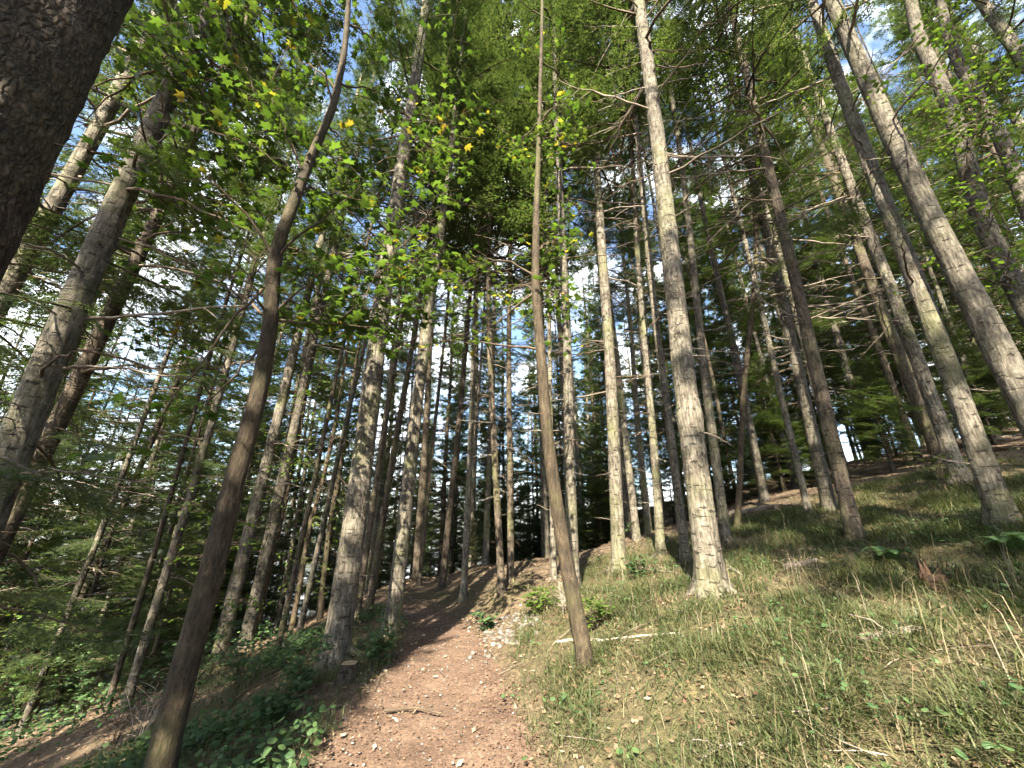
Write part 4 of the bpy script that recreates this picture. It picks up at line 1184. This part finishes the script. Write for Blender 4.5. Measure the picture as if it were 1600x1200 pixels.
fallen('fallen_branch', 'dark twiggy branch on the verge right behind the maple trunk', 'branch', [(345, 1120), (380, 1090), (440, 1050)], 0.016, 'twig', 10, 9)
fallen('fallen_branch', 'thin bare branch at the bottom centre right in dry grass', 'branch', [(1090, 1195), (1130, 1170), (1180, 1160)], 0.012, 'pale_wood', 11, 3)
fallen('fallen_branch', 'short stick lying across the path', 'branch', [(600, 1112), (650, 1108), (690, 1116)], 0.012, 'twig', 12, 2)

def stump(px_, py_2, dia, h, label, seed, broken=False):
    p, t = ground_at(px_, py_2); r = np.random.default_rng(seed)
    root = empty('tree_stump', (p[0], p[1], float(height(p[0], p[1])))); tag(root, label, 'stump')
    n = 20; zz = np.array([-0.1, 0, 0.04, 0.10, h * 0.6, h * 0.92, h]); mb = []
    th = np.arange(n) * 2 * np.pi / n
    prof = np.array([1.35, 1.3, 1.18, 1.08, 1.0, 1.0, 0.96]) * dia / 2
    top = np.zeros(n)
    if broken: top = h * np.where(r.uniform(0, 1, n) < 0.3, r.uniform(0.3, 1.1, n), r.uniform(-0.75, -0.2, n))
    V = []
    for i, z in enumerate(zz):
        rr = prof[i] * (1 + 0.07 * np.cos(4 * th + seed) + r.normal(0, 0.02, n))
        V.append(np.stack([rr * np.cos(th), rr * np.sin(th), z + top * (i / 6) ** 3], 1))
    V = np.concatenate(V)
    F = [(i * n + j, i * n + (j + 1) % n, (i + 1) * n + (j + 1) % n, (i + 1) * n + j) for i in range(6) for j in range(n)]
    link('bark', mesh_np('bark', V, np.array(F), uv=V[:, [0, 2]], smooth=not broken, mat=M['rotten_wood'] if broken else M['brown_bark']), None, root)
    rim = V[6 * n:]; c = np.array([[0, 0, h * (0.12 if broken else 1.0) - 0.004]])
    tv = np.concatenate([rim * np.array([0.97, 0.97, 1]) - np.array([0, 0, 0.006]), c])
    link('cut_face', mesh_np('cut_face', tv, np.array([(j, (j + 1) % n, n) for j in range(n)]), mat=M['rotten_wood'] if broken else M['cut_wood']), None, root)
stump(543, 1063, 0.20, 0.17, 'low sawn stump at the foot of the stout pale fir', 3)
stump(1462, 915, 0.15, 0.11, 'broken red-brown rotten stump in the grass on the right', 5, True)

def fern(px_, py_2, size, label, seed):
    p, t = ground_at(px_, py_2); r = np.random.default_rng(seed)
    root = empty('fern', (p[0], p[1], float(height(p[0], p[1])))); tag(root, label, 'fern')
    for k in range(9):
        a = k * 0.7 + r.uniform(-0.2, 0.2); L = size * r.uniform(0.7, 1.1)
        s = np.linspace(0, 1, 22)
        line = np.stack([s * L * 0.85, 0 * s, 0.55 * L * np.sin(s * 2.2) - 0.1 * L * s ** 2], 1) @ rotz(a).T
        T = []
        side = np.array([-math.sin(a), math.cos(a), 0.0])
        for i in range(3, 21):
            wd = 0.24 * L * math.sin(math.pi * (0.12 + 0.85 * s[i])) ** 0.8
            tg = line[i] - line[i - 1]; tg = tg / np.linalg.norm(tg)
            for sg in (-1, 1):
                tip = line[i] + side * sg * wd + tg * wd * 0.45 - np.array([0, 0, 0.12 * wd])
                T.append([line[i] - tg * 0.012, line[i] + tg * 0.016, tip])
        V, Fq = tube(line, np.linspace(0.004, 0.001, 22), 3)
        Ft = np.concatenate([Fq[:, [0, 1, 2]], Fq[:, [0, 2, 3]]])
        T = np.array(T).reshape(-1, 3)
        link('frond', mesh_np('frond', np.concatenate([T, V]), np.concatenate([np.arange(len(T)).reshape(-1, 3), Ft + len(T)]), mat=M['herb_leaf']), None, root)
fern(1592, 868, 0.36, 'green fern at the right edge below the sun-flecked fir', 1)
fern(1395, 880, 0.30, 'small fern in the grass below the dark shaded fir', 2)

def shrub(px_, py_2, h, n_stem, label, seed, shape='oval', size=0.06, mat='herb_leaf', per=16, spread=0.5, wood='twig', t=None, bare=False):
    """several thin stems from one root with flat leaf sprays"""
    p = ground_at(px_, py_2)[0] if t is None else at(px_, py_2, t)
    r = np.random.default_rng(seed)
    root = empty('dead_shrub' if bare else 'shrub', (p[0], p[1], float(height(p[0], p[1])))); tag(root, label, 'shrub')
    LP = []
    for k in range(n_stem):
        a = r.uniform(0, 6.28); l = h * r.uniform(0.7, 1.15)
        en = np.array([math.cos(a) * spread * l * r.uniform(0.3, 1.2), math.sin(a) * spread * l * r.uniform(0.3, 1.2), l])
        line = bez(np.array([0, 0, -0.05]), np.array([en[0] * 0.2, en[1] * 0.2, l * 0.6]), en, 8)
        mb = MB(); V, Fq = tube(line, np.linspace(0.007, 0.002, 8), 4); mb.add(V, Fq)
        for q in range(4):
            j = r.integers(2, 8); b = r.uniform(0, 6.28); ll = h * r.uniform(0.15, 0.4)
            e2 = line[j] + np.array([math.cos(b), math.sin(b), r.uniform(0.0, 0.5) if not bare else r.uniform(0.2, 0.9)]) * ll
            tl = bez(line[j], (line[j] + e2) / 2 + np.array([0, 0, 0.04]), e2, 4)
            V, Fq = tube(tl, np.linspace(0.0035, 0.0012, 4), 3); mb.add(V, Fq)
            if not bare:
                for u_ in r.uniform(0.1, 1.1, per // 4): LP.append(line[j] + (e2 - line[j]) * u_ + r.normal(0, size * 0.5, 3) * np.array([1, 1, 0.4]))
        link('stem', mb.mesh('stem', M[wood]), None, root)
    if not bare:
        LP = np.array(LP)
        tag(link('foliage', leaf_mesh_welded('foliage', shape, LP, leaf_frames(len(LP), r, 0.3), size * r.uniform(0.6, 1.2, len(LP)), M[mat]), None, root), kind='stuff')
shrub(838, 962, 0.35, 7, 'bright yellow-green leafy sapling on the bank left of slender trunk', 1, mat='beech_leaf', size=0.075, per=40, spread=0.9)
shrub(762, 985, 0.22, 8, 'grey-green leafy bush above the pale stones at path edge', 2, size=0.055, per=36, spread=0.8)
shrub(370, 1075, 0.75, 8, 'leafy bush with layered leaves right of the maple trunk', 3, size=0.07, per=40, spread=0.7)
shrub(300, 1095, 0.8, 7, 'leafy bush just left of the maple trunk foot', 4, size=0.075, per=40, spread=0.7)
shrub(130, 1120, 1.1, 9, 'large leafy bush in the lower left corner area', 5, size=0.085, per=44, spread=0.7)
shrub(20, 1150, 1.3, 9, 'leafy bush cut by the left edge near the corner', 6, size=0.085, per=44, spread=0.7)
for i, (bx, t_, h_, lab) in enumerate([(90, 9, 2.6, 'tall leafy hazel-like bush low at the left under the thick trunk'), (250, 10, 2.8, 'tall leafy bush seen left of the slim slope fir'),
                                      (20, 11, 3.2, 'tall leafy bush touching the left edge of the picture'), (345, 12, 2.8, 'tall leafy bush seen between the maple and the grey firs')]):
    shrub(bx, 1000, h_, 12, lab, 60 + i, mat='beech_leaf', size=0.09, per=70, spread=0.45, t=t_)
shrub(470, 1090, 0.40, 9, 'low bramble bush beside the path, left of the stump', 7, size=0.07, per=40, spread=0.9)
shrub(590, 1040, 0.34, 9, 'low bramble bush right of the sawn stump', 8, size=0.065, per=40, spread=0.9)
shrub(425, 1140, 0.34, 9, 'low bramble bush at path edge nearest the bottom left', 9, size=0.065, per=40, spread=0.9)
shrub(205, 1190, 0.65, 8, 'pale bare dead stalks at the bottom left', 10, wood='pale_wood', bare=True, spread=0.5)
shrub(170, 1185, 0.75, 6, 'dark bare twigs at the bottom left behind pale stalks', 11, wood='twig', bare=True, spread=0.6)
shrub(930, 985, 0.30, 7, 'bush of green leaves behind the slender curved trunk foot', 12, size=0.05, per=36, spread=0.8, mat='beech_leaf')
shrub(880, 960, 0.35, 8, 'dry upright stalks beside the bright sapling on the bank', 13, wood='pale_wood', bare=True, spread=0.3)
shrub(975, 850, 0.7, 5, 'thin leafy sapling in front of the fir with sunlit foot', 14, size=0.06, per=30, spread=0.6)
shrub(1000, 905, 0.30, 9, 'low leafy plants left of the burl tree foot', 15, size=0.05, per=36, spread=1.0)
shrub(1480, 770, 0.9, 5, 'sprouting leafy twigs at the foot of the third trunk from right', 16, size=0.06, per=22, spread=0.4, mat='beech_leaf')

print('trees', len(TREES), 'fill', cnt, 'behind', cb_n, 'crown tris', TOT, 'dead', n_dead)
